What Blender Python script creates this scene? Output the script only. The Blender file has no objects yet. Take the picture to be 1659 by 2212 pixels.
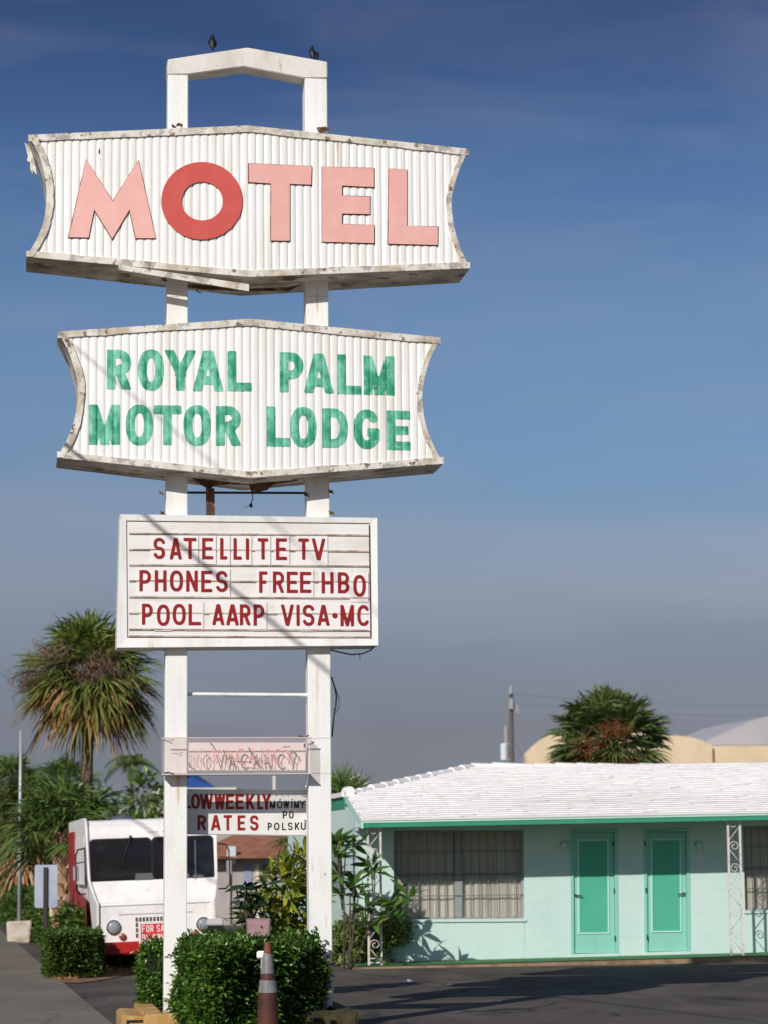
import bpy, bmesh, math, random
import numpy as np
from mathutils import Vector, Matrix
R = math.radians
rnd = random.Random(7)
rng = np.random.default_rng(7)
sc = bpy.context.scene
COL = sc.collection

def lin(r, g, b, k=1.0):
    f = lambda c: c / 12.92 if c <= 0.04045 else ((c + 0.055) / 1.055) ** 2.4
    return (f(r / 255) * k, f(g / 255) * k, f(b / 255) * k, 1.0)

# ---------------------------------------------------------------- camera
F, U0, V0 = 5600.0, 829.5, 1106.0
TILT = math.atan((1862 - V0) / F)
CAM = Vector((0, 0, 1.72))
cd = bpy.data.cameras.new('camera')
cam = bpy.data.objects.new('camera', cd)
COL.objects.link(cam)
cd.sensor_fit = 'VERTICAL'
cd.sensor_height = 36.0
cd.sensor_width = 27.0
cd.lens = 36.0 * F / 2212
cd.clip_start, cd.clip_end = 0.1, 9000
cam.location = CAM
CR = Matrix.Rotation(R(90) + TILT, 3, 'X') @ Matrix.Rotation(-0.010, 3, 'Z')
cam.rotation_euler = CR.to_euler()
cd.dof.use_dof = True
cd.dof.focus_distance = 27.6
cd.dof.aperture_fstop = 2.6
sc.camera = cam

# ---------------------------------------------------------------- sky and sun
SUN_EL, SUN_AZ = R(30), math.atan2(-0.415, -0.91)
w = bpy.data.worlds.new('World')
sc.world = w
w.use_nodes = True
nt = w.node_tree
N, LK = nt.nodes, nt.links
bg = N['Background']
sky = N.new('ShaderNodeTexSky')
sky.sky_type = 'NISHITA'
sky.sun_disc = False
sky.sun_elevation = SUN_EL
sky.sun_rotation = SUN_AZ
tc = N.new('ShaderNodeTexCoord')
sep = N.new('ShaderNodeSeparateXYZ')
LK.new(tc.outputs['Generated'], sep.inputs[0])
mr = N.new('ShaderNodeMapRange')
mr.inputs[1].default_value, mr.inputs[2].default_value = 0.0, 0.5
wmap = N.new('ShaderNodeMapping')
wmap.inputs['Scale'].default_value = (4.5, 4.5, 14)
wmap.inputs['Rotation'].default_value = (0, R(-5), 0)
LK.new(tc.outputs['Generated'], wmap.inputs[0])
wn = N.new('ShaderNodeTexNoise')
wn.inputs['Scale'].default_value = 1.0
wn.inputs['Detail'].default_value = 5
LK.new(wmap.outputs[0], wn.inputs[0])
wo = N.new('ShaderNodeMapRange')
wo.inputs[1].default_value, wo.inputs[2].default_value = .3, .7
wo.inputs[3].default_value, wo.inputs[4].default_value = -.011, .011
LK.new(wn.outputs[0], wo.inputs[0])
wa = N.new('ShaderNodeMath')
wa.operation = 'ADD'
LK.new(sep.outputs[2], wa.inputs[0])
LK.new(wo.outputs[0], wa.inputs[1])
LK.new(wa.outputs[0], mr.inputs[0])
ramp = N.new('ShaderNodeValToRGB')
cr = ramp.color_ramp
stops = [(0.0, (.50, .54, .80)), (1.63, (.319, .336, .522)), (3.02, (.327, .315, .443)), (4.71, (.393, .374, .479)), (6.13, (.54, .484, .569)), (7.45, (.56, .535, .638)), (8.36, (.45, .528, .662)),
         (9.44, (.453, .549, .699)), (12.27, (.473, .566, .716)), (15.09, (.337, .452, .641)), (17.31, (.245, .323, .505)), (18.76, (.19, .255, .415)), (22.5, (.20, .27, .42)), (29.0, (.55, .62, .75))]
for i, (e, c) in enumerate(stops):
    p = min(1.0, math.sin(R(e)) / 0.5)
    if i < 2:
        el = cr.elements[i]
        el.position = p
    else:
        el = cr.elements.new(p)
    el.color = (*c, 1)
LK.new(mr.outputs[0], ramp.inputs[0])
mul = N.new('ShaderNodeMixRGB')
mul.blend_type = 'MULTIPLY'
mul.inputs[0].default_value = 1
LK.new(sky.outputs[0], mul.inputs[1])
LK.new(ramp.outputs[0], mul.inputs[2])
mp = N.new('ShaderNodeMapping')
mp.inputs['Scale'].default_value = (7, 7, 30)
mp.inputs['Rotation'].default_value = (0, R(4), 0)
LK.new(tc.outputs['Generated'], mp.inputs[0])
nz = N.new('ShaderNodeTexNoise')
nz.inputs['Scale'].default_value = 1.0
nz.inputs['Detail'].default_value = 6
nz.inputs['Distortion'].default_value = .5
LK.new(mp.outputs[0], nz.inputs[0])
cm = N.new('ShaderNodeMapRange')
cm.inputs[1].default_value, cm.inputs[2].default_value = .44, .74
cm.inputs[3].default_value, cm.inputs[4].default_value = 0, .20
LK.new(nz.outputs[0], cm.inputs[0])
cl = N.new('ShaderNodeMixRGB')
cl.inputs[2].default_value = (3.3, 3.55, 4.5, 1)
LK.new(cm.outputs[0], cl.inputs[0])
LK.new(mul.outputs[0], cl.inputs[1])
LK.new(cl.outputs[0], bg.inputs[0])
bg.inputs[1].default_value = 0.1

ld = bpy.data.lights.new('sun', 'SUN')
ld.energy = 3.9
ld.angle = R(0.45)
ld.color = (1.0, .962, .905)
sun = bpy.data.objects.new('sun', ld)
COL.objects.link(sun)
SUNV = Vector((0.415, 0.91, 0)).normalized() * math.cos(SUN_EL) + Vector((0, 0, -math.sin(SUN_EL)))   # way the light travels
sun.rotation_euler = SUNV.to_track_quat('-Z', 'Y').to_euler()
sc.view_settings.view_transform = 'Standard'
sc.view_settings.look = 'None'
sc.view_settings.exposure = 0.0
sc.view_settings.gamma = 1.0

# ---------------------------------------------------------------- surveying: photo point -> point of the place
def ray(u, v):
    return CR @ Vector(((u - U0) / F, -(v - V0) / F, -1.0))

def G(u, v, z=0.0):
    d = ray(u, v)
    t = (z - CAM.z) / d.z
    return (CAM + d * t)

def atY(u, v, Y):
    d = ray(u, v)
    return CAM + d * ((Y - CAM.y) / d.y)

class Frame:
    def __init__(s, origin, theta):
        s.o, s.th = Vector(origin), theta
        s.a = Vector((math.cos(theta), math.sin(theta), 0))
        s.b = Vector((-math.sin(theta), math.cos(theta), 0))
    def pt(s, u, v, y=0.0):
        d = ray(u, v)
        t = (y - (CAM - s.o).dot(s.b)) / d.dot(s.b)
        p = CAM + d * t - s.o
        return (p.dot(s.a), p.z)
    def xz(s, uvs, y=0.0):
        return [s.pt(u, v, y) for u, v in uvs]
    def local(s, p):
        q = Vector(p) - s.o
        return Vector((q.dot(s.a), q.dot(s.b), q.z))

# zoom windows used when measuring the photograph
z1 = lambda X, Y: (X * .64137, 46.26 + Y * .64106)
z2 = lambda X, Y: (74.02 + .55771 * X, 592.15 + .55794 * Y)
z3 = lambda X, Y: (222.06 + .39040 * X, 1017.8 + .39047 * Y)
z4 = lambda X, Y: (314.6 + .27886 * X, 1369.4 + .27886 * Y)
z6 = lambda X, Y: (.31232 * X, 1683.9 + .31224 * Y)
z7 = lambda X, Y: (444.1 + .34578 * X, 1739.5 + .34586 * Y)
z8 = lambda X, Y: (703.2 + .57611 * X, 1591.4 + .57593 * Y)

# ---------------------------------------------------------------- materials
MATS = {}
def mat(name, col, rough=.6, var=None, vscale=6.0, vlo=.45, vhi=.65, vamt=1.0, bump=0.0, bscale=60, spec=.4, metal=0.0,
        stretch=(1, 1, 1), fine=0.0, trans=0.0, island=None, glow=None):
    if name in MATS:
        return MATS[name]
    m = bpy.data.materials.new(name)
    m.use_nodes = True
    t = m.node_tree
    n, l = t.nodes, t.links
    b = n['Principled BSDF']
    b.inputs['Base Color'].default_value = col
    b.inputs['Roughness'].default_value = rough
    b.inputs['Specular IOR Level'].default_value = spec
    b.inputs['Metallic'].default_value = metal
    co = n.new('ShaderNodeTexCoord').outputs['Object']
    cur = None
    if island:
        g = n.new('ShaderNodeNewGeometry')
        rp = n.new('ShaderNodeValToRGB')
        rp.color_ramp.elements[0].color = island[0]
        rp.color_ramp.elements[1].color = island[-1]
        for i, c in enumerate(island[1:-1]):
            e = rp.color_ramp.elements.new((i + 1) / (len(island) - 1))
            e.color = c
        l.new(g.outputs['Random Per Island'], rp.inputs[0])
        cur = rp.outputs[0]
    if var:
        layers = var if isinstance(var, list) else [(var, vscale, vlo, vhi, vamt, stretch)]
        for (vc, vs, lo, hi, amt, st) in layers:
            mpn = n.new('ShaderNodeMapping')
            mpn.inputs['Scale'].default_value = st
            mpn.inputs['Location'].default_value = (vs * .37, vs * .11, vs * .73)
            l.new(co, mpn.inputs[0])
            no = n.new('ShaderNodeTexNoise')
            no.inputs['Scale'].default_value = vs
            no.inputs['Detail'].default_value = 8
            no.inputs['Roughness'].default_value = .62
            l.new(mpn.outputs[0], no.inputs[0])
            r = n.new('ShaderNodeMapRange')
            r.inputs[1].default_value, r.inputs[2].default_value = lo, hi
            r.inputs[4].default_value = amt
            l.new(no.outputs[0], r.inputs[0])
            mx = n.new('ShaderNodeMixRGB')
            l.new(r.outputs[0], mx.inputs[0])
            if cur is None:
                mx.inputs[1].default_value = col
            else:
                l.new(cur, mx.inputs[1])
            mx.inputs[2].default_value = vc
            cur = mx.outputs[0]
    if cur is not None:
        l.new(cur, b.inputs['Base Color'])
    if bump:
        no = n.new('ShaderNodeTexNoise')
        no.inputs['Scale'].default_value = bscale
        no.inputs['Detail'].default_value = 5
        l.new(co, no.inputs[0])
        bp = n.new('ShaderNodeBump')
        bp.inputs['Strength'].default_value = bump
        bp.inputs['Distance'].default_value = .02
        l.new(no.outputs[0], bp.inputs['Height'])
        l.new(bp.outputs[0], b.inputs['Normal'])
    if trans:
        tr = n.new('ShaderNodeBsdfTranslucent')
        if cur is not None:
            l.new(cur, tr.inputs[0])
        else:
            tr.inputs[0].default_value = col
        mx = n.new('ShaderNodeMixShader')
        mx.inputs[0].default_value = trans
        l.new(b.outputs[0], mx.inputs[1])
        l.new(tr.outputs[0], mx.inputs[2])
        l.new(mx.outputs[0], n['Material Output'].inputs[0])
    MATS[name] = m
    return m

def glassy(name, tint, op=.25, rough=.08, clear=(.985, .985, .98, 1)):
    m = bpy.data.materials.new(name)
    m.use_nodes = True
    n, l = m.node_tree.nodes, m.node_tree.links
    b = n['Principled BSDF']
    b.inputs['Base Color'].default_value = tint
    b.inputs['Roughness'].default_value = rough
    tr = n.new('ShaderNodeBsdfTransparent')
    tr.inputs[0].default_value = clear
    mx = n.new('ShaderNodeMixShader')
    mx.inputs[0].default_value = op
    l.new(tr.outputs[0], mx.inputs[1])
    l.new(b.outputs[0], mx.inputs[2])
    l.new(mx.outputs[0], n['Material Output'].inputs[0])
    return m

RUST, BROWN, DIRT, PEEL = lin(140, 75, 30), lin(95, 68, 48), lin(150, 138, 120), lin(175, 160, 140)
WHITE = lin(232, 228, 220)
m_post = mat('painted post white', lin(236, 234, 229), .55, var=[(lin(208, 201, 190), 3.0, .48, .75, .7, (2, 2, .35)), (lin(190, 145, 100), 2.3, .63, .74, .7, (5, 5, .5)), (lin(120, 80, 52), 17, .69, .74, .8, (1, 1, .6))], bump=.15, bscale=30)
m_arch = mat('weathered arch paint', lin(222, 217, 208), .6, var=[(lin(190, 182, 168), 2.2, .45, .7, .8, (1.5, 1.5, .5)), (lin(176, 132, 92), 3, .64, .74, .8, (4, 4, .6)), (lin(140, 118, 96), 17, .68, .74, .8, (1, 1, .7))], bump=.15, bscale=30)
m_panel = mat('corrugated enamel white', lin(238, 236, 231), .4, var=[(lin(205, 195, 172), 1.4, .5, .8, .6, (2.2, 2.2, .4)), (lin(178, 150, 116), 5, .63, .76, .6, (5, 5, .35)), (lin(120, 85, 60), 14, .74, .78, .8, (1, 1, .5))])
m_trim = mat('peeling trim paint', lin(222, 216, 205), .6, var=[(lin(170, 155, 125), 3, .46, .62, .75, (1, 1, 1)), (lin(150, 142, 138), 7, .54, .6, .75, (1, 1, 1)), (lin(115, 88, 64), 10, .59, .63, .95, (1, 1, 1))], bump=.3, bscale=25)
m_house = mat('cabinet sheet metal', lin(216, 210, 199), .6, var=[(lin(150, 132, 110), 2.2, .40, .60, .9, (1, 1, 1)), (lin(88, 62, 44), 4.5, .55, .63, .9, (1, 1, 1))], bump=.3, bscale=20)
m_pink = mat('faded pink letter face', lin(230, 172, 162), .5, var=[(lin(236, 188, 178), 5, .45, .7, .6, (1, 1, 1)), (lin(150, 80, 70), 20, .72, .76, .7, (1, 1, 1))])
m_coral = mat('coral red letter face', lin(198, 78, 68), .45, var=[(lin(208, 94, 84), 5, .45, .7, .6, (1, 1, 1)), (lin(150, 60, 50), 16, .73, .76, .6, (1, 1, 1))])
m_lside = mat('letter return brown', lin(104, 64, 50), .7, var=[(lin(176, 112, 100), 8, .48, .58, .9, (1, 1, 1))])
m_green = mat('brushed green sign paint', lin(48, 150, 112), .5, var=[(lin(124, 200, 172), 5.5, .42, .60, .92, (1.3, 1, .9)), (lin(26, 128, 94), 11, .54, .66, .8, (1, 1, .5)), (lin(190, 220, 206), 20, .62, .72, .75, (.4, 1, 1.6))])
m_red = mat('dark red plastic letter', lin(148, 34, 30), .35, var=[(lin(128, 30, 36), 9, .5, .6, .7, (1, 1, 1))])
m_redsign = mat('board red paint', lin(142, 30, 26), .45)
m_black = mat('black paint', lin(30, 28, 28), .5)
m_tile = mat('plastic letter tile', lin(236, 228, 226), .35, island=[lin(218, 207, 204), lin(236, 228, 226), lin(240, 233, 230), lin(228, 218, 214)])
m_face = mat('reader board face', lin(232, 228, 222), .45, var=[(lin(214, 205, 196), 2.5, .45, .7, .8, (.6, 1, 2)), (lin(120, 100, 75), 16, .7, .73, .9, (1, 1, 2))])
m_rail = mat('reader rail', lin(190, 174, 160), .6, var=[(lin(136, 112, 90), 6, .45, .6, .9, (1, 1, 1))])
m_wire = mat('black cable', lin(26, 26, 28), .6)
m_rustbrown = mat('rusted brown steel', lin(105, 72, 50), .8, var=[(lin(70, 45, 34), 8, .45, .6, 1, (1, 1, 1)), (lin(150, 130, 105), 11, .58, .62, .9, (1, 1, 1))], bump=.4, bscale=40)
m_drip = mat('rust drip', lin(212, 178, 136), .8, var=[(lin(232, 220, 204), 9, .45, .6, .95, (3, 1, .35))])
m_asph = mat('asphalt', lin(92, 85, 77), .85, var=[(lin(72, 66, 60), .35, .4, .65, .9, (1, 1, 1)), (lin(108, 101, 92), 1.1, .50, .72, .8, (1.0, .25, 1)), (lin(42, 40, 39), .8, .58, .70, .8, (1, .5, 1)), (lin(134, 126, 116), 55, .6, .75, .6, (1, 1, 1)), (lin(44, 42, 41), 80, .58, .7, .6, (1, 1, 1))], bump=.5, bscale=90, spec=.25)
def cracks(m, col, scale, width, amt):
    n, l = m.node_tree.nodes, m.node_tree.links
    b = n['Principled BSDF']
    co = n.new('ShaderNodeTexCoord').outputs['Object']
    no = n.new('ShaderNodeTexNoise')
    no.inputs['Scale'].default_value = 1.3
    no.inputs['Detail'].default_value = 6
    l.new(co, no.inputs[0])
    ad = n.new('ShaderNodeMixRGB')
    ad.inputs[0].default_value = .28
    l.new(co, ad.inputs[1]); l.new(no.outputs['Color'], ad.inputs[2])
    vo = n.new('ShaderNodeTexVoronoi')
    vo.feature = 'DISTANCE_TO_EDGE'
    vo.inputs['Scale'].default_value = scale
    l.new(ad.outputs[0], vo.inputs['Vector'])
    r = n.new('ShaderNodeMapRange')
    r.inputs[1].default_value, r.inputs[2].default_value = 0, width
    r.inputs[3].default_value, r.inputs[4].default_value = amt, 0
    l.new(vo.outputs['Distance'], r.inputs[0])
    br = n.new('ShaderNodeTexNoise')
    br.inputs['Scale'].default_value = .45
    l.new(co, br.inputs[0])
    g = n.new('ShaderNodeMapRange')
    g.inputs[1].default_value, g.inputs[2].default_value = .46, .58
    l.new(br.outputs[0], g.inputs[0])
    mu = n.new('ShaderNodeMath')
    mu.operation = 'MULTIPLY'
    l.new(r.outputs[0], mu.inputs[0]); l.new(g.outputs[0], mu.inputs[1])
    mx = n.new('ShaderNodeMixRGB')
    l.new(mu.outputs[0], mx.inputs[0])
    l.new(b.inputs['Base Color'].links[0].from_socket, mx.inputs[1])
    mx.inputs[2].default_value = col
    l.new(mx.outputs[0], b.inputs['Base Color'])
m_conc = mat('old concrete', lin(120, 110, 98), .9, var=[(lin(98, 90, 80), .5, .42, .65, .85, (1, .6, 1)), (lin(150, 138, 124), 9, .55, .7, .5, (1, 1, 1))], bump=.3, bscale=70)
cracks(m_asph, lin(30, 28, 28), .55, .022, .9)
cracks(m_conc, lin(60, 52, 46), .7, .012, .8)
m_ground = mat('sandy ground', lin(112, 100, 84), .95, var=[(lin(80, 84, 56), .25, .42, .6, .9, (1, 1, 1))])
m_dirt = mat('dry mulch', lin(150, 112, 80), .95, var=[(lin(104, 74, 52), 6, .42, .6, 1, (1, 1, 1)), (lin(180, 150, 112), 22, .58, .7, .8, (1, 1, 1))], bump=.6, bscale=30)

# ---------------------------------------------------------------- mesh building
class MB:
    def __init__(s):
        s.v, s.f, s.m = [], [], []
    def add(s, vs, fs, mi=0):
        k = len(s.v)
        s.v += [tuple(p) for p in vs]
        s.f += [tuple(i + k for i in f) for f in fs]
        s.m += [mi] * len(fs)
    def box(s, x0, x1, y0, y1, z0, z1, mi=0):
        s.add([(x0, y0, z0), (x1, y0, z0), (x1, y1, z0), (x0, y1, z0), (x0, y0, z1), (x1, y0, z1), (x1, y1, z1), (x0, y1, z1)],
              [(0, 3, 2, 1), (4, 5, 6, 7), (0, 1, 5, 4), (1, 2, 6, 5), (2, 3, 7, 6), (3, 0, 4, 7)], mi)
    def prism(s, xz, y0, y1, mi=0, ms=None, front=True, back=True):
        """outline in the x-z plane, pushed from y0 (front) to y1; y0/y1 may be functions of x"""
        f0 = y0 if callable(y0) else (lambda x: y0)
        f1 = y1 if callable(y1) else (lambda x: y1)
        n = len(xz)
        area = sum(xz[i][0] * xz[(i + 1) % n][1] - xz[(i + 1) % n][0] * xz[i][1] for i in range(n))
        if area < 0:
            xz = xz[::-1]
        vs = [(x, f0(x), z) for x, z in xz] + [(x, f1(x), z) for x, z in xz]
        from mathutils.geometry import tessellate_polygon
        tri = tessellate_polygon([[Vector((x, z, 0)) for x, z in xz]])
        def fix(t):
            a, b, c = t
            ar = (xz[b][0] - xz[a][0]) * (xz[c][1] - xz[a][1]) - (xz[c][0] - xz[a][0]) * (xz[b][1] - xz[a][1])
            return (a, b, c) if ar > 0 else (a, c, b)
        if n <= 4 and False:
            tri = []
        tri = [fix(t) for t in tri]
        if front:
            s.add(vs, tri, mi)
        if back:
            s.add(vs, [tuple(i + n for i in t[::-1]) for t in tri], mi if ms is None else ms)
        s.add(vs, [(i, i + n, (i + 1) % n + n, (i + 1) % n) for i in range(n)], mi if ms is None else ms)
    def tube(s, pts, r, k=8, mi=0, cap=True, r1=None):
        pts = [Vector(p) for p in pts]
        n = len(pts)
        ring = []
        up = Vector((0, 0, 1))
        for i, p in enumerate(pts):
            d = (pts[min(i + 1, n - 1)] - pts[max(i - 1, 0)])
            d = d.normalized() if d.length > 1e-9 else up
            e = d.cross(up)
            if e.length < .05:
                e = d.cross(Vector((0, 1, 0)))
            e.normalize()
            g = d.cross(e)
            rr = (r[i] if isinstance(r, (list, tuple)) else (r if r1 is None else r + (r1 - r) * i / max(1, n - 1)))
            ring.append([p + (e * math.cos(2 * math.pi * j / k) + g * math.sin(2 * math.pi * j / k)) * rr for j in range(k)])
        vs = [q for rg in ring for q in rg]
        fs = []
        for i in range(n - 1):
            for j in range(k):
                a, b = i * k + j, i * k + (j + 1) % k
                fs.append((a, b, b + k, a + k))
        if cap:
            fs.append(tuple(range(k - 1, -1, -1)))
            fs.append(tuple((n - 1) * k + j for j in range(k)))
        s.add(vs, fs, mi)
    def lathe(s, prof, k=20, c=(0, 0), mi=None):
        vs = [(c[0] + r * math.cos(2 * math.pi * j / k), c[1] + r * math.sin(2 * math.pi * j / k), z) for r, z in prof for j in range(k)]
        for i in range(len(prof) - 1):
            fs = [(i * k + j, i * k + (j + 1) % k, (i + 1) * k + (j + 1) % k, (i + 1) * k + j) for j in range(k)]
            s.add(vs, fs, mi[i] if mi else 0)
        n = len(prof)
        s.add(vs, [tuple(range(k - 1, -1, -1)), tuple((n - 1) * k + j for j in range(k))], mi[-1] if mi else 0)

def obj(name, mb, mats, parent=None, smooth=False, bevel=0.0, clean=True):
    me = bpy.data.meshes.new(name)
    me.from_pydata(mb.v, [], mb.f)
    mats = mats if isinstance(mats, (list, tuple)) else [mats]
    for m in mats:
        me.materials.append(m)
    if len(mats) > 1:
        me.polygons.foreach_set('material_index', mb.m)
    if clean:
        bm = bmesh.new()
        bm.from_mesh(me)
        bmesh.ops.remove_doubles(bm, verts=bm.verts, dist=1e-5)
        loose = [v for v in bm.verts if not v.link_faces]
        bmesh.ops.delete(bm, geom=loose, context='VERTS')
        if bevel:
            es = [e for e in bm.edges if len(e.link_faces) == 2 and e.calc_face_angle(0) > .5]
            bmesh.ops.bevel(bm, geom=es, offset=bevel, segments=3 if bevel > .03 else 2, affect='EDGES', clamp_overlap=True)
        bmesh.ops.recalc_face_normals(bm, faces=bm.faces)
        bm.to_mesh(me)
        bm.free()
    if smooth:
        me.polygons.foreach_set('use_smooth', [True] * len(me.polygons))
        if smooth != 'all':
            me.set_sharp_from_angle(angle=R(35))
    o = bpy.data.objects.new(name, me)
    COL.objects.link(o)
    if parent:
        o.parent = parent
    return o

def pieces(name, mb, mats, parent=None, **kw):
    """one object per connected piece of mb"""
    par = list(range(len(mb.v)))
    def find(i):
        while par[i] != i:
            par[i] = par[par[i]]
            i = par[i]
        return i
    for f in mb.f:
        for i in f[1:]:
            par[find(i)] = find(f[0])
    groups = {}
    for f in mb.f:
        groups.setdefault(find(f[0]), []).append(f)
    out = []
    for fs in groups.values():
        ids = sorted({i for f in fs for i in f})
        ix = {i: k for k, i in enumerate(ids)}
        q = MB()
        q.add([mb.v[i] for i in ids], [tuple(ix[i] for i in f) for f in fs])
        out.append(obj(name, q, mats, parent, **kw))
    return out

def npobj(name, verts, faces, mats, parent=None, midx=None):
    """numpy arrays: verts (n,3), faces (m,4)"""
    me = bpy.data.meshes.new(name)
    nv, nf = len(verts), len(faces)
    me.vertices.add(nv)
    me.vertices.foreach_set('co', np.asarray(verts, dtype=np.float32).ravel())
    me.loops.add(nf * 4)
    me.loops.foreach_set('vertex_index', np.asarray(faces, dtype=np.int32).ravel())
    me.polygons.add(nf)
    me.polygons.foreach_set('loop_start', np.arange(0, nf * 4, 4, dtype=np.int32))
    mats = mats if isinstance(mats, (list, tuple)) else [mats]
    for m in mats:
        me.materials.append(m)
    if midx is not None:
        me.polygons.foreach_set('material_index', np.asarray(midx, dtype=np.int32))
    me.update(calc_edges=True)
    me.validate()
    o = bpy.data.objects.new(name, me)
    COL.objects.link(o)
    if parent:
        o.parent = parent
    return o

def tag(o, label, cat, group=None):
    o['label'], o['category'] = label, cat
    if group:
        o['group'] = group
    return o

def thing(name, label, cat, loc=(0, 0, 0), rz=0.0, group=None):
    o = bpy.data.objects.new(name, None)
    COL.objects.link(o)
    o.location = loc
    o.rotation_euler = (0, 0, rz)
    return tag(o, label, cat, group)

def struct(name, mb, m, kind='structure'):
    o = obj(name, mb, m)
    o['kind'] = kind
    return o

# ---------------------------------------------------------------- lettering: strokes -> signed distance -> outlined sheet
def arc(cx, cy, rx, ry, a0, a1, n=22, e=1.0):
    out = []
    for i in range(n + 1):
        a = R(a0 + (a1 - a0) * i / n)
        c, s_ = math.cos(a), math.sin(a)
        out.append((cx + rx * math.copysign(abs(c) ** e, c), cy + ry * math.copysign(abs(s_) ** e, s_)))
    return out

def strokes(c, W, H, m):
    t, b, L_, R_ = H - m, m, m, W - m
    r = lambda *a: ('r',) + a
    k = lambda p: ('c', p)
    acc = []
    if c in 'ÓÍ':
        c2 = {'Ó': 'O', 'Í': 'I'}[c]
        acc = [('a', W * .45, H * 1.08, W * .62 + m * .5, H * 1.24)]
        c = c2
    mid = H * .5
    d = {
        'A': [r(m * .85, -m, W / 2, H + m * .4, 'x'), r(W - m * .85, -m, W / 2, H + m * .4, 'x'), r(W * .25, H * .27, W * .75, H * .27)],
        'B': [r(L_, 0, L_, H), r(L_, t, W * .5, t), r(L_, mid, W * .5, mid), r(L_, b, W * .5, b), k(arc(W * .48, (t + mid) / 2, W * .5 - m, (t - mid) / 2, -90, 90)), k(arc(W * .5, (b + mid) / 2, W * .5 - m, (mid - b) / 2, -90, 90))],
        'C': [k(arc(W / 2, mid, W / 2 - m, mid - m, 42, 318, 30, .85))],
        'D': [r(L_, 0, L_, H), r(L_, t, W * .42, t), r(L_, b, W * .42, b), k(arc(W * .4, mid, W * .6 - m, mid - m, -90, 90, 24, .85))],
        'E': [r(L_, 0, L_, H), r(0, t, W, t), r(0, mid, W * .9, mid), r(0, b, W, b)],
        'F': [r(L_, 0, L_, H), r(0, t, W, t), r(0, mid, W * .88, mid)],
        'G': [k(arc(W / 2, mid, W / 2 - m, mid - m, 42, 330, 30, .85)), r(W * .52, H * .42, W, H * .42), r(R_, H * .42 + m, R_, H * .2)],
        'H': [r(L_, 0, L_, H), r(R_, 0, R_, H), r(L_, mid, R_, mid)],
        'I': [r(W / 2, 0, W / 2, H)],
        'K': [r(L_, 0, L_, H), r(L_, H * .3, W - m * .6, H + m * .6, 'x'), r(W * .4, H * .58, W - m * .8, -m * .6, 'x')],
        'L': [r(L_, 0, L_, H), r(0, b, W, b)],
        'M': [r(L_, 0, L_, H), r(R_, 0, R_, H), r(m * .9, H, W / 2, m * .6, 'x'), r(W - m * .9, H, W / 2, m * .6, 'x')],
        'N': [r(L_, 0, L_, H), r(R_, 0, R_, H), r(m * .9, H, W - m * .9, 0, 'x')],
        'O': [k(arc(W / 2, mid, W / 2 - m, mid - m, 0, 360, 40, .82))],
        'P': [r(L_, 0, L_, H), r(L_, t, W * .5, t), r(L_, H * .44, W * .5, H * .44), k(arc(W * .5, (t + H * .44) / 2, W * .5 - m, (t - H * .44) / 2, -90, 90))],
        'R': [r(L_, 0, L_, H), r(L_, t, W * .5, t), r(L_, H * .46, W * .5, H * .46), k(arc(W * .48, (t + H * .46) / 2, W * .5 - m, (t - H * .46) / 2, -90, 90)), r(W * .48, H * .5, W - m * .9, -m * .5, 'x')],
        'S': [k(arc(W / 2, (t + mid) / 2, W / 2 - m, (t - mid) / 2, 18, 270, 22, .9)), k(arc(W / 2, (b + mid) / 2, W / 2 - m, (mid - b) / 2, 90, -162, 22, .9))],
        'T': [r(W / 2, 0, W / 2, H), r(0, t, W, t)],
        'U': [r(L_, H * .3, L_, H), r(R_, H * .3, R_, H), k(arc(W / 2, H * .32, W / 2 - m, H * .32 - m, 180, 360))],
        'V': [r(m * .9, H, W / 2, -m * .2, 'x'), r(W - m * .9, H, W / 2, -m * .2, 'x')],
        'W': [r(m * .8, H, W * .28, -m * .1, 'x'), r(W / 2, H, W * .28, -m * .1, 'x'), r(W / 2, H, W * .72, -m * .1, 'x'), r(W - m * .8, H, W * .72, -m * .1, 'x')],
        'Y': [r(m * .8, H + m * .4, W / 2, H * .42, 'x'), r(W - m * .8, H + m * .4, W / 2, H * .42, 'x'), r(W / 2, 0, W / 2, H * .5)],
        '·': [k([(W / 2, mid), (W / 2 + 1e-4, mid)])],
    }
    return d[c] + acc

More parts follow.
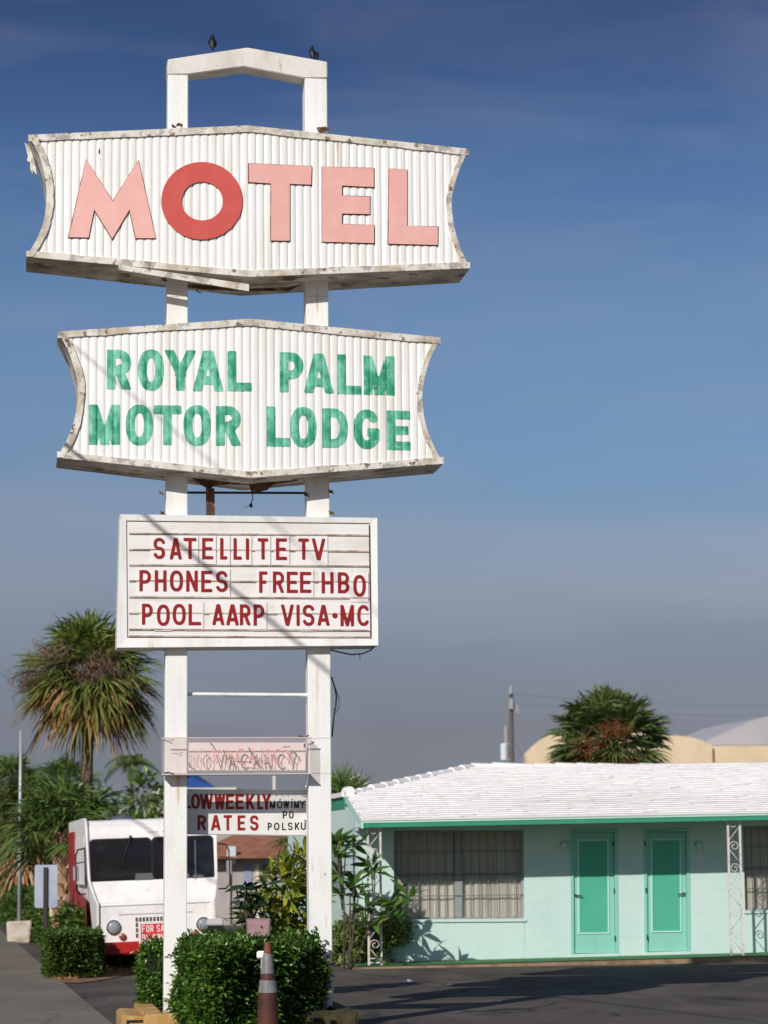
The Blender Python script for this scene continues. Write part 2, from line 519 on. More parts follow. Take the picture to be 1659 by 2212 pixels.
def glyph(c, W, H, m, res=26):
    h = H / res
    acc = c in 'ÓÍ'
    x = np.arange(-h, W + h * 1.01, h)
    z = np.arange(-h, H * (1.3 if acc else 1) + h * 1.01, h)
    X, Z = np.meshgrid(x, z, indexing='ij')
    D = np.full(X.shape, 9.0)
    E_ = np.full(X.shape, 9.0)
    def rect(x0, y0, x1, y1, hw, ext):
        dx, dy = x1 - x0, y1 - y0
        ln = math.hypot(dx, dy)
        dx, dy = dx / ln, dy / ln
        cx, cy = (x0 + x1) / 2, (y0 + y1) / 2
        a = np.abs((X - cx) * dx + (Z - cy) * dy) - (ln / 2 + ext)
        b = np.abs(-(X - cx) * dy + (Z - cy) * dx) - hw
        return np.maximum(a, b)
    for s_ in strokes(c, W, H, m):
        if s_[0] == 'r':
            D = np.minimum(D, rect(*s_[1:5], m, m if len(s_) > 5 else 0))
        elif s_[0] == 'a':
            E_ = np.minimum(E_, rect(*s_[1:5], m * .7, 0))
        else:
            p = s_[1]
            for (x0, y0), (x1, y1) in zip(p[:-1], p[1:]):
                dx, dy = x1 - x0, y1 - y0
                tt = np.clip(((X - x0) * dx + (Z - y0) * dy) / max(1e-12, dx * dx + dy * dy), 0, 1)
                D = np.minimum(D, np.hypot(X - x0 - tt * dx, Z - y0 - tt * dy) - m)
    D = np.maximum(D, np.maximum(np.maximum(-X, X - W), np.maximum(-Z, Z - H)))
    D = np.minimum(D, E_)
    D = np.where(np.abs(D) < 1e-6, -1e-6, D)
    vid, V, Fc = {}, [], []
    def node(i, j):
        key = (i, j)
        if key not in vid:
            vid[key] = len(V)
            V.append((x[i], z[j]))
        return vid[key]
    def edge(a, b):
        key = (min(a, b), max(a, b))
        if key not in vid:
            da, db = D[a], D[b]
            t = da / (da - db)
            vid[key] = len(V)
            V.append((x[a[0]] + (x[b[0]] - x[a[0]]) * t, z[a[1]] + (z[b[1]] - z[a[1]]) * t))
        return vid[key]
    for i in range(len(x) - 1):
        for j in range(len(z) - 1):
            q = [(i, j), (i + 1, j), (i + 1, j + 1), (i, j + 1)]
            if min(D[p] for p in q) >= 0:
                continue
            poly = []
            for a, b in zip(q, q[1:] + q[:1]):
                if D[a] < 0:
                    poly.append(node(*a))
                if (D[a] < 0) != (D[b] < 0):
                    poly.append(edge(a, b))
            if len(poly) >= 3:
                Fc.append(tuple(poly))
    return V, Fc

def letter_sheet(frame, c, uv0, uv1, y, stroke, mt, parent, depth=.003, res=26, yfun=None, name='letter'):
    """uv0 = bottom-left, uv1 = top-right of the letter in the photo"""
    (x0, za), (x1, zb) = frame.pt(*uv0, y), frame.pt(*uv1, y)
    V, Fc = glyph(c, x1 - x0, zb - za, stroke / 2, res)
    yf = yfun or (lambda X: y)
    mb = MB()
    fr = [(x0 + p[0], yf(x0 + p[0]), za + p[1]) for p in V]
    mb.add(fr, Fc)
    if depth:
        cnt = {}
        for f in Fc:
            for a, b in zip(f, f[1:] + f[:1]):
                cnt[(a, b)] = 1
        n = len(V)
        both = fr + [(p[0], p[1] + depth, p[2]) for p in fr]
        mb.add(both, [(b, a, a + n, b + n) for (a, b) in cnt if (b, a) not in cnt])
    return obj(name, mb, mt, parent)

# ================================================================ GROUND
mb = MB(); mb.add([(-3500, -60, -.03), (3500, -60, -.03), (3500, 6000, -.03), (-3500, 6000, -.03)], [(0, 1, 2, 3)])
struct('ground', mb, m_ground)
TH = R(10)
ED = Vector((-math.sin(TH), math.cos(TH), 0))            # the way the street runs
P0 = G(240, 2212)
def along(t, off=0):
    return P0 + ED * t + Vector((math.cos(TH), math.sin(TH), 0)) * off
mb = MB()
a, b, c, d = along(-40, .0), along(-40, 60), along(90, 60), along(90, .0)
mb.add([(p.x, p.y, 0.0) for p in (a, b, c, d)], [(0, 1, 2, 3)])
struct('parking_lot', mb, m_asph)
mb = MB()
for t0, t1 in [(-40 + i * 2.6, -40 + i * 2.6 + 2.585) for i in range(62)]:
    for o0, o1 in ((-3.0, -1.51), (-1.49, -.02)):
        p = [along(t0, o0), along(t0, o1), along(t1, o1), along(t1, o0)]
        vs = [(q.x, q.y, -.02) for q in p] + [(q.x, q.y, .035) for q in p]
        mb.add(vs, [(4, 5, 6, 7), (0, 1, 5, 4), (1, 2, 6, 5), (2, 3, 7, 6), (3, 0, 4, 7)])
struct('sidewalk', mb, m_conc)
mb = MB()
p = [along(-40, -30), along(-40, -3.3), along(200, -3.3), along(200, -30)]
mb.add([(q.x, q.y, -.012) for q in p], [(0, 1, 2, 3)])
struct('road', mb, m_asph)

# ================================================================ PYLON SIGN
S = Frame((-1.44, 27.5, 0), R(8))
sign = thing('pylon_sign', 'tall white motel pylon sign on two square posts with stacked boards', 'sign', S.o, S.th)

def lerp_pts(pts, v, kin, kout):
    """piecewise-linear lookup"""
    pts = sorted(pts, key=lambda p: p[kin])
    if v <= pts[0][kin]:
        return pts[0][kout]
    for p, q in zip(pts[:-1], pts[1:]):
        if v <= q[kin]:
            t = (v - p[kin]) / max(1e-9, q[kin] - p[kin])
            return p[kout] + t * (q[kout] - p[kout])
    return pts[-1][kout]

def catmull(pts, n=5):
    out = []
    P = [pts[0]] + list(pts) + [pts[-1]]
    for i in range(1, len(P) - 2):
        for j in range(n):
            t = j / n
            f = lambda k: .5 * (2 * P[i][k] + (P[i + 1][k] - P[i - 1][k]) * t + (2 * P[i - 1][k] - 5 * P[i][k] + 4 * P[i + 1][k] - P[i + 2][k]) * t * t + (3 * P[i][k] - P[i - 1][k] - 3 * P[i + 1][k] + P[i + 2][k]) * t ** 3)
            out.append((f(0), f(1)))
    out.append(pts[-1])
    return out

FRONT, PROW, PITCH, BULGE = -.22, .11, .0855, .014

def cabinet(label, zf, top, bot, left, right):
    c0 = S.pt(*zf(*top[1]), FRONT)[0]
    half = (S.pt(*zf(*top[2]), FRONT)[0] - S.pt(*zf(*top[0]), FRONT)[0]) / 2
    yf = lambda x: FRONT - PROW * max(0, 1 - abs(x - c0) / half)
    def conv(p):
        x, _ = S.pt(*zf(*p), FRONT)
        return S.pt(*zf(*p), yf(x))
    T, B = [conv(p) for p in top], [conv(p) for p in bot]
    Lc, Rc = catmull([conv(p) for p in left]), catmull([conv(p) for p in right])     # top -> bottom
    Lc[0], Lc[-1], Rc[0], Rc[-1] = T[0], B[0], T[2], B[2]
    yb = lambda x: .25 - yf(x)
    hl = [B[0], B[1], B[2]] + Rc[::-1][1:-1] + [T[2], T[1], T[0]] + Lc[1:-1]
    mb = MB()
    # closed shell, front split along the crease
    mb.prism(hl, lambda x: yf(x) + .006, yb)
    h = obj('sign_cabinet', mb, m_house, sign)
    h['label'] = label
    rib = lambda x: BULGE * (1 - (2 * (((x - c0) / PITCH) % 1.0) - 1) ** 4)
    xL = lambda z: lerp_pts(Lc, z, 1, 0)
    xR = lambda z: lerp_pts(Rc, z, 1, 0)
    zt = lambda x: lerp_pts(T, x, 0, 1)
    zb = lambda x: lerp_pts(B, x, 0, 1)
    xs = []
    k0, k1 = math.floor((T[0][0] - c0) / PITCH), math.ceil((T[2][0] - c0) / PITCH)
    for k in range(k0, k1 + 1):
        xs += [c0 + (k + s_) * PITCH for s_ in (0, .04, .12, .3, .5, .7, .88, .96)]
    xs = [x for x in xs if min(T[0][0], B[0][0]) <= x <= max(T[2][0], B[2][0])]
    NZ = 22
    mb = MB()
    g = []
    for x in xs:
        for j in range(NZ + 1):
            z0, z1_ = zb(x) + .02, zt(x) - .02
            z = z0 + (z1_ - z0) * j / NZ
            xx = min(max(x, xL(z) + .02), xR(z) - .02)
            g.append((xx, yf(xx) - rib(xx) - .004, z))
    n = NZ + 1
    fs = []
    for i in range(len(xs) - 1):
        for j in range(NZ):
            q = (i * n + j, (i + 1) * n + j, (i + 1) * n + j + 1, i * n + j + 1)
            if abs(g[q[1]][0] - g[q[0]][0]) + abs(g[q[2]][0] - g[q[3]][0]) > 1e-4:
                fs.append(q)
    mb.add(g, fs)
    obj('corrugated_panel', mb, m_panel, h)
    def ribbon(outer, inner, name='edge_trim', lift=.035, dz=0):
        mb = MB()
        for i in range(len(outer) - 1):
            o0, o1, i0, i1 = outer[i], outer[i + 1], inner[i], inner[i + 1]
            ly = lambda p, l: (p[0], yf(p[0]) - l, p[1] + dz)
            A = [ly(o0, lift), ly(o1, lift), ly(i1, lift), ly(i0, lift), ly(o0, -.01), ly(o1, -.01), ly(i1, -.01), ly(i0, -.01)]
            mb.add(A, [(0, 1, 2, 3), (0, 4, 5, 1), (2, 6, 7, 3)] + ([(0, 3, 7, 4)] if i == 0 else []) + ([(1, 5, 6, 2)] if i == len(outer) - 2 else []))
        return obj(name, mb, m_trim, h)
    tw = .07
    sub = lambda P, n_: [(P[0][0] + (P[1][0] - P[0][0]) * i / n_, P[0][1] + (P[1][1] - P[0][1]) * i / n_) for i in range(n_ + 1)] + [(P[1][0] + (P[2][0] - P[1][0]) * i / n_, P[1][1] + (P[2][1] - P[1][1]) * i / n_) for i in range(1, n_ + 1)]
    tt, bb = sub(T, 12), sub(B, 12)
    jit = lambda: rnd.uniform(-.006, .006)
    ribbon(tt, [(x, z - tw + jit()) for x, z in tt], lift=.036)
    ribbon(bb, [(x, z + tw + jit()) for x, z in bb], lift=.033)
    ribbon(Lc, [(x + .075 + jit(), z) for x, z in Lc], lift=.040)
    ribbon(Rc, [(x - .06 + jit(), z) for x, z in Rc], lift=.030)
    # bottom lip flange that hangs behind the trim
    return h, yf, rib, c0, T, B

mot, yfM, ribM, cM, TM, BM = cabinet('top cabinet of ribbed white panels reading MOTEL in pink letters', z1,
    [(97, 385), (835, 353), (1575, 432)], [(90, 795), (840, 863), (1580, 834)],
    [(97, 385), (134, 455), (153, 530), (158, 590), (150, 670), (126, 735), (90, 795)],
    [(1575, 432), (1545, 500), (1523, 570), (1518, 620), (1528, 700), (1552, 775), (1580, 834)])
roy, yfR, ribR, cR, TR_, BR_ = cabinet('middle cabinet of ribbed white panels with brushed green lettering', z2,
    [(93, 225), (838, 175), (1570, 248)], [(90, 712), (838, 790), (1582, 736)],
    [(93, 225), (133, 300), (162, 390), (170, 460), (160, 550), (130, 640), (90, 712)],
    [(1570, 248), (1530, 330), (1505, 420), (1500, 490), (1512, 580), (1545, 670), (1582, 736)])

# raised MOTEL letters
def raised(poly, face, hole=None):
    def conv(p):
        x, _ = S.pt(*z1(*p), FRONT)
        return S.pt(*z1(*p), yfM(x) - .05)
    P = [conv(p) for p in poly]
    mb = MB()
    if hole is None:
        n = len(P)
        ar = sum(P[i][0] * P[(i + 1) % n][1] - P[(i + 1) % n][0] * P[i][1] for i in range(n))
        sg = 1 if ar > 0 else -1
        Q = []
        for i in range(n):
            a_, b_, c_ = P[i - 1], P[i], P[(i + 1) % n]
            d1, d2 = Vector((b_[0] - a_[0], b_[1] - a_[1])).normalized(), Vector((c_[0] - b_[0], c_[1] - b_[1])).normalized()
            n1, n2 = Vector((d1.y, -d1.x)) * sg, Vector((d2.y, -d2.x)) * sg
            m_ = (n1 + n2); m_ = m_ / max(.35, m_.length_squared / 2)
            k_ = .0085 + rnd.uniform(-.004, .003)
            Q.append((b_[0] + m_.x * k_, b_[1] + m_.y * k_))
        mb.prism(Q, lambda x: yfM(x) - .022, lambda x: yfM(x) - .002, 1, 1)
        mb.prism(P, lambda x: yfM(x) - .036, lambda x: yfM(x) - .0225, 0, 1)
    else:
        Q = [conv(p) for p in hole]
        n = len(P)
        f = lambda p, l: (p[0], yfM(p[0]) - l, p[1])
        vs = [f(p, .036) for p in P] + [f(p, .036) for p in Q] + [f(p, .002) for p in P] + [f(p, .002) for p in Q]
        mb.add(vs, [(i, (i + 1) % n, n + (i + 1) % n, n + i) for i in range(n)], 0)
        mb.add(vs, [(i, 2 * n + i, 2 * n + (i + 1) % n, (i + 1) % n) for i in range(n)], 1)
        mb.add(vs, [(n + i, n + (i + 1) % n, 3 * n + (i + 1) % n, 3 * n + i) for i in range(n)], 1)
    return obj('letter', mb, [face, m_lside], mot)

raised([(292, 465), (382, 605), (468, 467), (526, 729), (460, 729), (438, 632), (380, 731), (319, 632), (300, 727), (234, 726)], m_pink)
ell = lambda cx, cy, rx, ry, n=56: [(cx + rx * math.cos(2 * math.pi * i / n), cy + ry * math.sin(2 * math.pi * i / n)) for i in range(n)]
o = raised(ell(682, 603, 137, 131), m_coral, ell(683, 604, 70, 65))
o['label'] = 'round letter in a deeper coral red'
raised([(840, 478), (1052, 486), (1050, 549), (978, 546), (978, 738), (915, 737), (915, 545), (841, 540)], m_pink)
raised([(1087, 488), (1261, 494), (1261, 557), (1154, 552), (1154, 586), (1248, 590), (1248, 648), (1154, 646), (1154, 682), (1262, 686), (1262, 746), (1087, 741)], m_pink)
raised([(1310, 495), (1370, 498), (1370, 688), (1474, 691), (1473, 752), (1307, 748)], m_pink)

# rust run down a rib and a dark nick in the enamel
def streak(pts, mt):
    P = [S.pt(*z1(*p), FRONT - .08) for p in pts]
    mb = MB()
    mb.prism(P, lambda x: yfM(x) - .0205, lambda x: yfM(x) - .003)
    obj('rust_stain', mb, mt, mot)
streak([(1133, 392), (1143, 392), (1141, 440), (1140, 487), (1137, 487), (1136, 440)], m_drip)
streak([(1137, 394), (1141, 394), (1140, 410), (1137, 410)], m_rustbrown)
streak([(334, 428), (338, 425), (339, 440), (336, 447), (333, 440)], m_rustbrown)
# painted green lettering on the ribs
yg = lambda x: yfR(x) - ribR(x) - .0075
for ch, x0, x1, y0, y1 in [
        ('R', 282, 380, 293, 445), ('O', 404, 504, 293, 451), ('Y', 506, 628, 297, 452), ('A', 613, 735, 300, 456), ('L', 749, 842, 303, 457),
        ('P', 951, 1042, 307, 460), ('A', 1043, 1162, 310, 462), ('L', 1176, 1268, 313, 465), ('M', 1278, 1394, 317, 467),
        ('M', 214, 334, 505, 659), ('O', 356, 461, 506, 663), ('T', 464, 571, 510, 662), ('O', 579, 684, 510, 667), ('R', 704, 802, 515, 667),
        ('L', 901, 991, 517, 670), ('O', 992, 1094, 517, 673), ('D', 1117, 1216, 522, 673), ('G', 1239, 1339, 525, 677), ('E', 1366, 1456, 528, 680)]:
    letter_sheet(S, ch, z2(x0, y1), z2(x1, y0), FRONT - .06, .094, m_green, roy, depth=.002, res=30, yfun=yg)

# loose bottom strip hanging from the MOTEL cabinet
mb = MB()
pa, pb = S.pt(*z1(400, 822), -.3), S.pt(*z1(840, 886), -.36)
mb.prism([pa, pb, (pb[0], pb[1] - .075), (pa[0], pa[1] - .055)], lambda x: -.34 - .02 * (x - pa[0]), lambda x: -.31 - .02 * (x - pa[0]))
obj('loose_trim', mb, m_trim, mot)
# jagged rusty flashing torn from the bottom of the lodge cabinet
mb = MB()
for uv in ([(590, 775), (690, 790), (840, 798), (1050, 785), (1020, 800), (930, 812), (905, 835), (870, 842), (842, 838), (835, 815), (760, 812), (700, 818), (680, 832), (655, 818), (630, 800)],):
    P = [S.pt(*z2(*p), .12) for p in uv]
    mb.prism(P, .10, .16)
obj('torn_flashing', mb, m_rustbrown, roy)
mb = MB()
for uv in ([(495, 22), (600, 40), (840, 58), (990, 52), (1040, 40), (985, 66), (840, 66), (660, 60), (560, 46)],):
    P = [S.pt(*z2(*p), .05) for p in uv]
    mb.prism(P, .02, .06)
obj('torn_flashing', mb, m_rustbrown, mot)
# peeled sheet on the left end of the MOTEL cabinet
mb = MB()
P = [S.pt(*z1(*p), .2) for p in [(84, 410), (96, 455), (92, 470), (104, 478), (103, 500), (113, 516), (110, 500), (126, 520), (118, 470), (100, 420)]]
mb.prism(P, .18, .22)
obj('peeled_sheet', mb, m_trim, mot)

# posts (slightly leaning, as in the photo)
def post(xb, xt, vb, vt, uvs_b, uvs_t):
    mb = MB()
    b0, b1 = S.pt(uvs_b[0], vb, 0), S.pt(uvs_b[1], vb, 0)
    t0, t1 = S.pt(uvs_t[0], vt, 0), S.pt(uvs_t[1], vt, 0)
    ex = lambda p, q, z: p[0] + (q[0] - p[0]) * (z - p[1]) / (q[1] - p[1])
    zt = t0[1]
    mb.prism([(ex(b0, t0, .1), .1), (ex(b1, t1, .1), .1), (t1[0], zt), (t0[0], zt)], 0, .25)
    o = obj('post', mb, m_post, sign, bevel=.006)
    # cladding joints
    s_ = MB()
    for v in (1594, 1670, 1178, 640):
        za = S.pt(uvs_b[0], v, 0)[1]
        xa, xb_ = ex(b0, t0, za), ex(b1, t1, za)
        s_.box(xa - .003, xb_ + .003, -.003, .253, za - .004, za + .004)
    pieces('joint_strip', s_, m_trim, o)
    return o
zTl = z1(0, 179)[1]; zTr = z1(0, 191)[1]
pl = post(0, 0, 1975, zTl, (356.6, 405.0), (364, 407.3))
pr = post(0, 0, 1975, zTr, (669.5, 718.3), (659.6, 707.4))
# torn cladding point at the foot of the right post
mb = MB()
P = [S.pt(u, v, -.004) for u, v in [(716, 2090), (723, 2108), (722, 2140), (712, 2163), (700, 2168), (690, 2150), (690, 2100)]]
mb.prism(P, -.012, -.003)
obj('loose_cladding', mb, m_post, pr)
# rust drip marks near the bolts
mb = MB()
for u, v, wd, ln in [(386, 1672, 8, 66)]:
    x, z = S.pt(u, v, 0)
    k = wd / 203.6
    mb.add([(x - k, -.0025, z), (x + k, -.0025, z), (x + k * .35, -.0025, z - .05), (x + k * .2, -.0025, z - ln / 203.6), (x - k * .2, -.0025, z - ln / 203.6), (x - k * .35, -.0025, z - .05)], [(0, 5, 2, 1), (5, 4, 3, 2)])
pieces('rust_stain', mb, m_drip, pl)
# top arch
P = [S.pt(*z1(*p), 0) for p in [(565, 128), (835, 88), (1097, 136), (1098, 190), (1028, 191), (823, 152), (635, 178), (565, 179)]]
P[0] = (S.pt(364, zTl, 0)[0] - .004, P[0][1]); P[7] = (P[0][0], P[7][1])
P[2] = (S.pt(707.4, zTr, 0)[0] + .004, P[2][1]); P[3] = (P[2][0], P[3][1])
mb = MB(); mb.prism(P, -.004, .265)
obj('top_arch', mb, m_arch, sign, bevel=.008)
# rust nests where the arch meets the cabinet
mb = MB()
for (u, v, r_) in [(383, 272, .07), (694, 283, .05), (704, 280, .04)]:
    x, z = S.pt(u, v, -.05)
    for k in range(7):
        a_ = rnd.uniform(0, 6.28)
        mb.tube([(x + rnd.uniform(-r_, r_), -.06, z + rnd.uniform(-.02, .03)), (x + rnd.uniform(-r_, r_), -.06, z + rnd.uniform(-.02, .03))], .012, 5)
pieces('rust_crust', mb, m_rustbrown, sign)

# ---- reader board
YR = -.12
corner = [z3(98, 238), z3(1521, 258), z3(1527, 964), z3(80, 976)]
inner = [z3(132, 272), z3(1484, 286), z3(1492, 926), z3(138, 922)]
CO, CI = [S.pt(*c, YR) for c in corner], [S.pt(*c, YR) for c in inner]
mb = MB()
mb.prism([CO[3], CO[2], CO[1], CO[0]], YR + .03, .36)
rb = obj('reader_board', mb, mat('reader cabinet white', lin(228, 224, 218), .5, var=[(lin(200, 192, 180), 3, .5, .75, .7, (1, 1, 1)), (lin(110, 80, 55), 22, .72, .75, .8, (1, 1, 1))]), sign)
rb['label'] = 'rectangular changeable letter board with dark red plastic letters'
for i in range(4):
    j = (i + 1) % 4
    mb = MB()
    A, B_, C_, D_ = CO[i], CO[j], CI[j], CI[i]
    f = lambda p, y: (p[0], y, p[1])
    vs = [f(A, YR), f(B_, YR), f(C_, YR + .008), f(D_, YR + .008), f(A, YR + .029), f(B_, YR + .029), f(C_, YR + .029), f(D_, YR + .029)]
    mb.add(vs, [(0, 1, 2, 3), (0, 4, 5, 1), (3, 2, 6, 7), (0, 3, 7, 4), (1, 5, 6, 2)])
    obj('board_frame', mb, m_post, rb)
fr_in = [(p[0] + s1, p[1] + s2) for p, s1, s2 in zip(CI, (.002, -.002, -.002, .002), (-.002, -.002, .002, .002))]
mb = MB()
mb.add([(p[0], YR + .026, p[1]) for p in fr_in], [(3, 2, 1, 0)])
obj('face_panel', mb, m_face, rb)
mb = MB()
for y in (345, 434, 520, 608, 697, 786, 876, 914):
    p, q = S.pt(*z3(148, y - 2), YR), S.pt(*z3(1478, y + 8 if y < 500 else y + 4), YR)
    mb.prism([(p[0], p[1] - .008), (q[0], q[1] - .008), (q[0], q[1] + .008), (p[0], p[1] + .008)], YR + .012, YR + .025)
obj('letter_rail', mb, m_rail, rb)
rows = [
    [('S', 283, 347), ('A', 371, 441), ('T', 449, 521), ('E', 552, 613), ('L', 652, 691), ('L', 726, 771), ('I', 793, 813), ('T', 860, 918), ('E', 961, 1021), ('T', 1085, 1143), ('V', 1160, 1233)],
    [('P', 205, 269), ('H', 290, 355), ('O', 374, 446), ('N', 464, 528), ('E', 547, 608), ('S', 629, 693), ('F', 868, 913), ('R', 944, 1007), ('E', 1021, 1081), ('E', 1094, 1156), ('H', 1214, 1279), ('B', 1304, 1366), ('O', 1389, 1457)],
    [('P', 219, 279), ('O', 302, 373), ('O', 389, 461), ('L', 477, 546), ('A', 607, 676), ('A', 684, 756), ('R', 761, 821), ('P', 837, 896), ('V', 989, 1059), ('I', 1074, 1092), ('S', 1109, 1173), ('A', 1189, 1258), ('·', 1271, 1303), ('M', 1318, 1392), ('C', 1411, 1479)]]
mb = MB()
a_, b_ = S.pt(*z3(140, 927), YR), S.pt(*z3(1490, 931), YR)
c_, d_ = S.pt(*z3(1482, 298), YR), S.pt(*z3(1490, 920), YR)
mb.prism([(a_[0], a_[1]), (b_[0], b_[1]), (b_[0], b_[1] + .016), (a_[0], a_[1] + .018)], YR + .009, YR + .024)
mb.prism([(d_[0] - .012, d_[1]), (d_[0] + .004, d_[1]), (c_[0] + .004, c_[1]), (c_[0] - .012, c_[1])], YR + .0085, YR + .0235)
pieces('gap_shade', mb, mat('painted gap shade', lin(66, 62, 58), .9), rb)  # dark strips stand in for the shaded gap inside the frame
yrow = [(368, 486, 492), (547, 664, 678), (733, 849, 857)]
tiles = MB()
for r_, (ya, yb0, yb1) in zip(rows, yrow):
    for ch, x0, x1 in r_:
        t = (x0 - 200) / 1280
        base = yb0 + (yb1 - yb0) * t + rnd.uniform(-1.5, 1.5)
        topy = ya + (yb1 - yb0) * t
        if ch == 'O' and x0 in (1389, 302):
            base += 16 if x0 == 1389 else 6; topy += 14 if x0 == 1389 else 4
        ch_s = .030
        if ch == '·':
            letter_sheet(S, '·', z3(x0, 815 + 0), z3(x1, 783), YR + .008, .058, m_red, rb, depth=.004, res=14)
        else:
            letter_sheet(S, ch, z3(x0, base), z3(x1, topy), YR + .008, .0345 if ch != 'I' else .034, m_red, rb, depth=.004, res=24)
        p, q = S.pt(*z3(x0 - 14 + rnd.uniform(-3, 3), base + 28), YR), S.pt(*z3(x1 + 14 + rnd.uniform(-3, 3), topy - 14), YR)
        yy = YR + .0135 - .0012 * (rnd.random())
        tiles.box(p[0], q[0], yy, yy + .0012, p[1] + rnd.uniform(-.004, .004), q[1])
pieces('letter_tile', tiles, m_tile, rb)

# ---- rods, conduit and cables
def xz3(u, v, y):
    x, z = S.pt(u, v, y)
    return (x, y, z)
mb = MB(); mb.tube([xz3(403, 1499.5, .12), xz3(668, 1501.5, .12)], .020, 10)
obj('cross_rod', mb, m_post, sign, smooth=True)
mb = MB(); mb.tube([xz3(403, 1064, .1), xz3(663, 1065, .1)], .013, 8)
obj('cross_rod', mb, m_wire, sign, smooth=True)
mb = MB()
P = [S.pt(u, v, .1) for u, v in [(446, 1055), (464, 1055), (465, 1112), (447, 1112)]]
mb.prism(P, .07, .13)
obj('conduit_box', mb, m_rustbrown, sign)
mb = MB()
mb.tube([xz3(548, 1050, .1), xz3(546, 1062, .1), xz3(547, 1076, .1), xz3(543, 1092, .1)], .006, 6)
mb.tube([xz3(543, 1088, .1), xz3(543.5, 1096, .1)], .016, 8)
mb.tube([xz3(543, 1090, .1), xz3(535, 1094, .1), xz3(527, 1096, .1)], .003, 5)
mb.tube([xz3(424, 618, .1), xz3(427, 630, .1), xz3(436, 633, .1)], .006, 6)
mb.tube([xz3(715, 1404, .15), xz3(735, 1409, .15), xz3(760, 1414, .15), xz3(785, 1412, .15), xz3(803, 1404, .15), xz3(809, 1396, .15)], .008, 6)
mb.tube([xz3(778, 1414, .15), xz3(779, 1425, .15)], .004, 5)
mb.tube([xz3(717, 1462, .05), xz3(724, 1485, .05), xz3(728, 1505, .05), xz3(726, 1530, .05), xz3(723, 1541, .05), xz3(721, 1560, .05), xz3(718, 1592, .05)], .009, 6)
mb.tube([xz3(718, 1468, .05), xz3(729, 1495, .05), xz3(734, 1510, .05), xz3(733, 1530, .05), xz3(726, 1541, .05), xz3(722, 1530, .05)], .005, 6)
pieces('cable', mb, m_wire, sign)
# brackets on the posts between the boards
mb = MB()
for u, v in [(349, 1064), (352, 1108), (716, 1062), (717, 1108), (662, 1068)]:
    x, z = S.pt(u, v, -.01)
    mb.box(x - .02, x + .02, -.03, .02, z - .012, z + .012)
    mb.tube([(x - .03, -.02, z + .02), (x, -.045, z), (x + .03, -.02, z - .025)], .006, 6)
pieces('bracket', mb, m_rustbrown, sign)

# ---- neon vacancy box
m_tray = mat('faded pink tray', lin(242, 232, 226), .5, var=[(lin(242, 214, 206), 4, .45, .7, .7, (1, 1, 1))])
m_plex = glassy('yellowed clear plastic', lin(240, 226, 222), .10, .1, (.98, .965, .96, 1))
m_neon = mat('unlit pink neon tube', lin(238, 142, 128), .2, spec=.6)
m_neon2 = mat('grey neon tube', lin(214, 190, 184), .25, spec=.6)
mb = MB()
P = [S.pt(u, v, .03) for u, v in [(406, 1604), (661, 1604), (661, 1664), (406, 1664)]]
mb.prism(P, .03, .05)
vb = obj('vacancy_sign', mb, m_tray, sign)
vb['label'] = 'clear plastic box with unlit neon tubing on a pink tray'
mb = MB()
p0, p1 = S.pt(351, 1672, -.17), S.pt(674, 1594, -.17)
mb.box(p0[0], p1[0], -.17, -.166, p0[1], p1[1])
mb.box(p1[0], p1[0] + .004, -.17, -.006, p0[1], p1[1])
mb.box(p0[0] - .004, p0[0], -.17, -.006, p0[1], p1[1])
mb.box(p0[0], p1[0], -.166, -.006, p1[1] - .004, p1[1])
mb.box(p0[0], p1[0], -.166, -.006, p0[1], p0[1] + .004)
obj('clear_cover', mb, m_plex, vb)
mb = MB()
for (za, zb_) in ((p1[1], p1[1] + .010), (p0[1] - .010, p0[1])):
    mb.box(p0[0] - .006, p1[0] + .006, -.176, -.165, za, zb_)
mb.box(p0[0], p1[0], -.165, -.006, p0[1] - .012, p0[1] - .001)
obj('cover_edge', mb, mat('pinkish edge strip', lin(206, 190, 184), .6), vb)
neon = {'N': [(0, 0), (.02, 1), (.5, .05), (.55, 1)], 'O': [(.3 + .3 * math.cos(t), .5 + .5 * math.sin(t)) for t in np.linspace(1.2, 7.0, 18)],
        'V': [(0, 1), (.3, 0), (.6, 1)], 'A': [(0, 0), (.28, 1), (.56, 0), (.45, .35), (.12, .35)], 'C': [(.35 + .33 * math.cos(t), .5 + .5 * math.sin(t)) for t in np.linspace(.8, 5.5, 16)],
        'Y': [(0, 1), (.28, .45), (.55, 1), (.3, .45), (.2, 0)]}
mbs = [MB(), MB()]
u = 405.0
for i, ch in enumerate('NO VACANCY'):
    if ch == ' ':
        u += 2
        continue
    wd = 27
    for shift, k in ((0, 1 if i < 2 else 0), (5, 1)):
        pts = []
        for (a_, c_) in neon[ch]:
            pts.append(xz3(u + shift + a_ * wd + (c_ - .5) * -2, 1650 - c_ * 31 + shift * .5, -.05 - .02 * (shift > 0)))
        mbs[k].tube(pts, .010 if k == 0 else .0045, 6)
    u += 26.5
obj('neon_tube', mbs[0], m_neon, vb, smooth='all')
obj('neon_tube', mbs[1], m_neon2, vb, smooth='all')
mb = MB()
for u, v in [(458, 1606), (660, 1607), (543, 1622), (412, 1656), (580, 1646), (640, 1626)]:
    x, z = S.pt(u, v, -.02)
    mb.tube([(x, .03, z), (x + rnd.uniform(-.03, .03), -.06, z + rnd.uniform(-.04, .04))], .008, 6)
for a_, b_ in [((484, 1620), (492, 1642)), ((540, 1620), (549, 1638)), ((512, 1645), (545, 1646)), ((612, 1614), (628, 1613))]:
    mb.tube([xz3(*a_, -.06), xz3(*b_, -.06)], .005, 5)
pieces('tube_support', mb, m_wire, vb)
mb = MB()
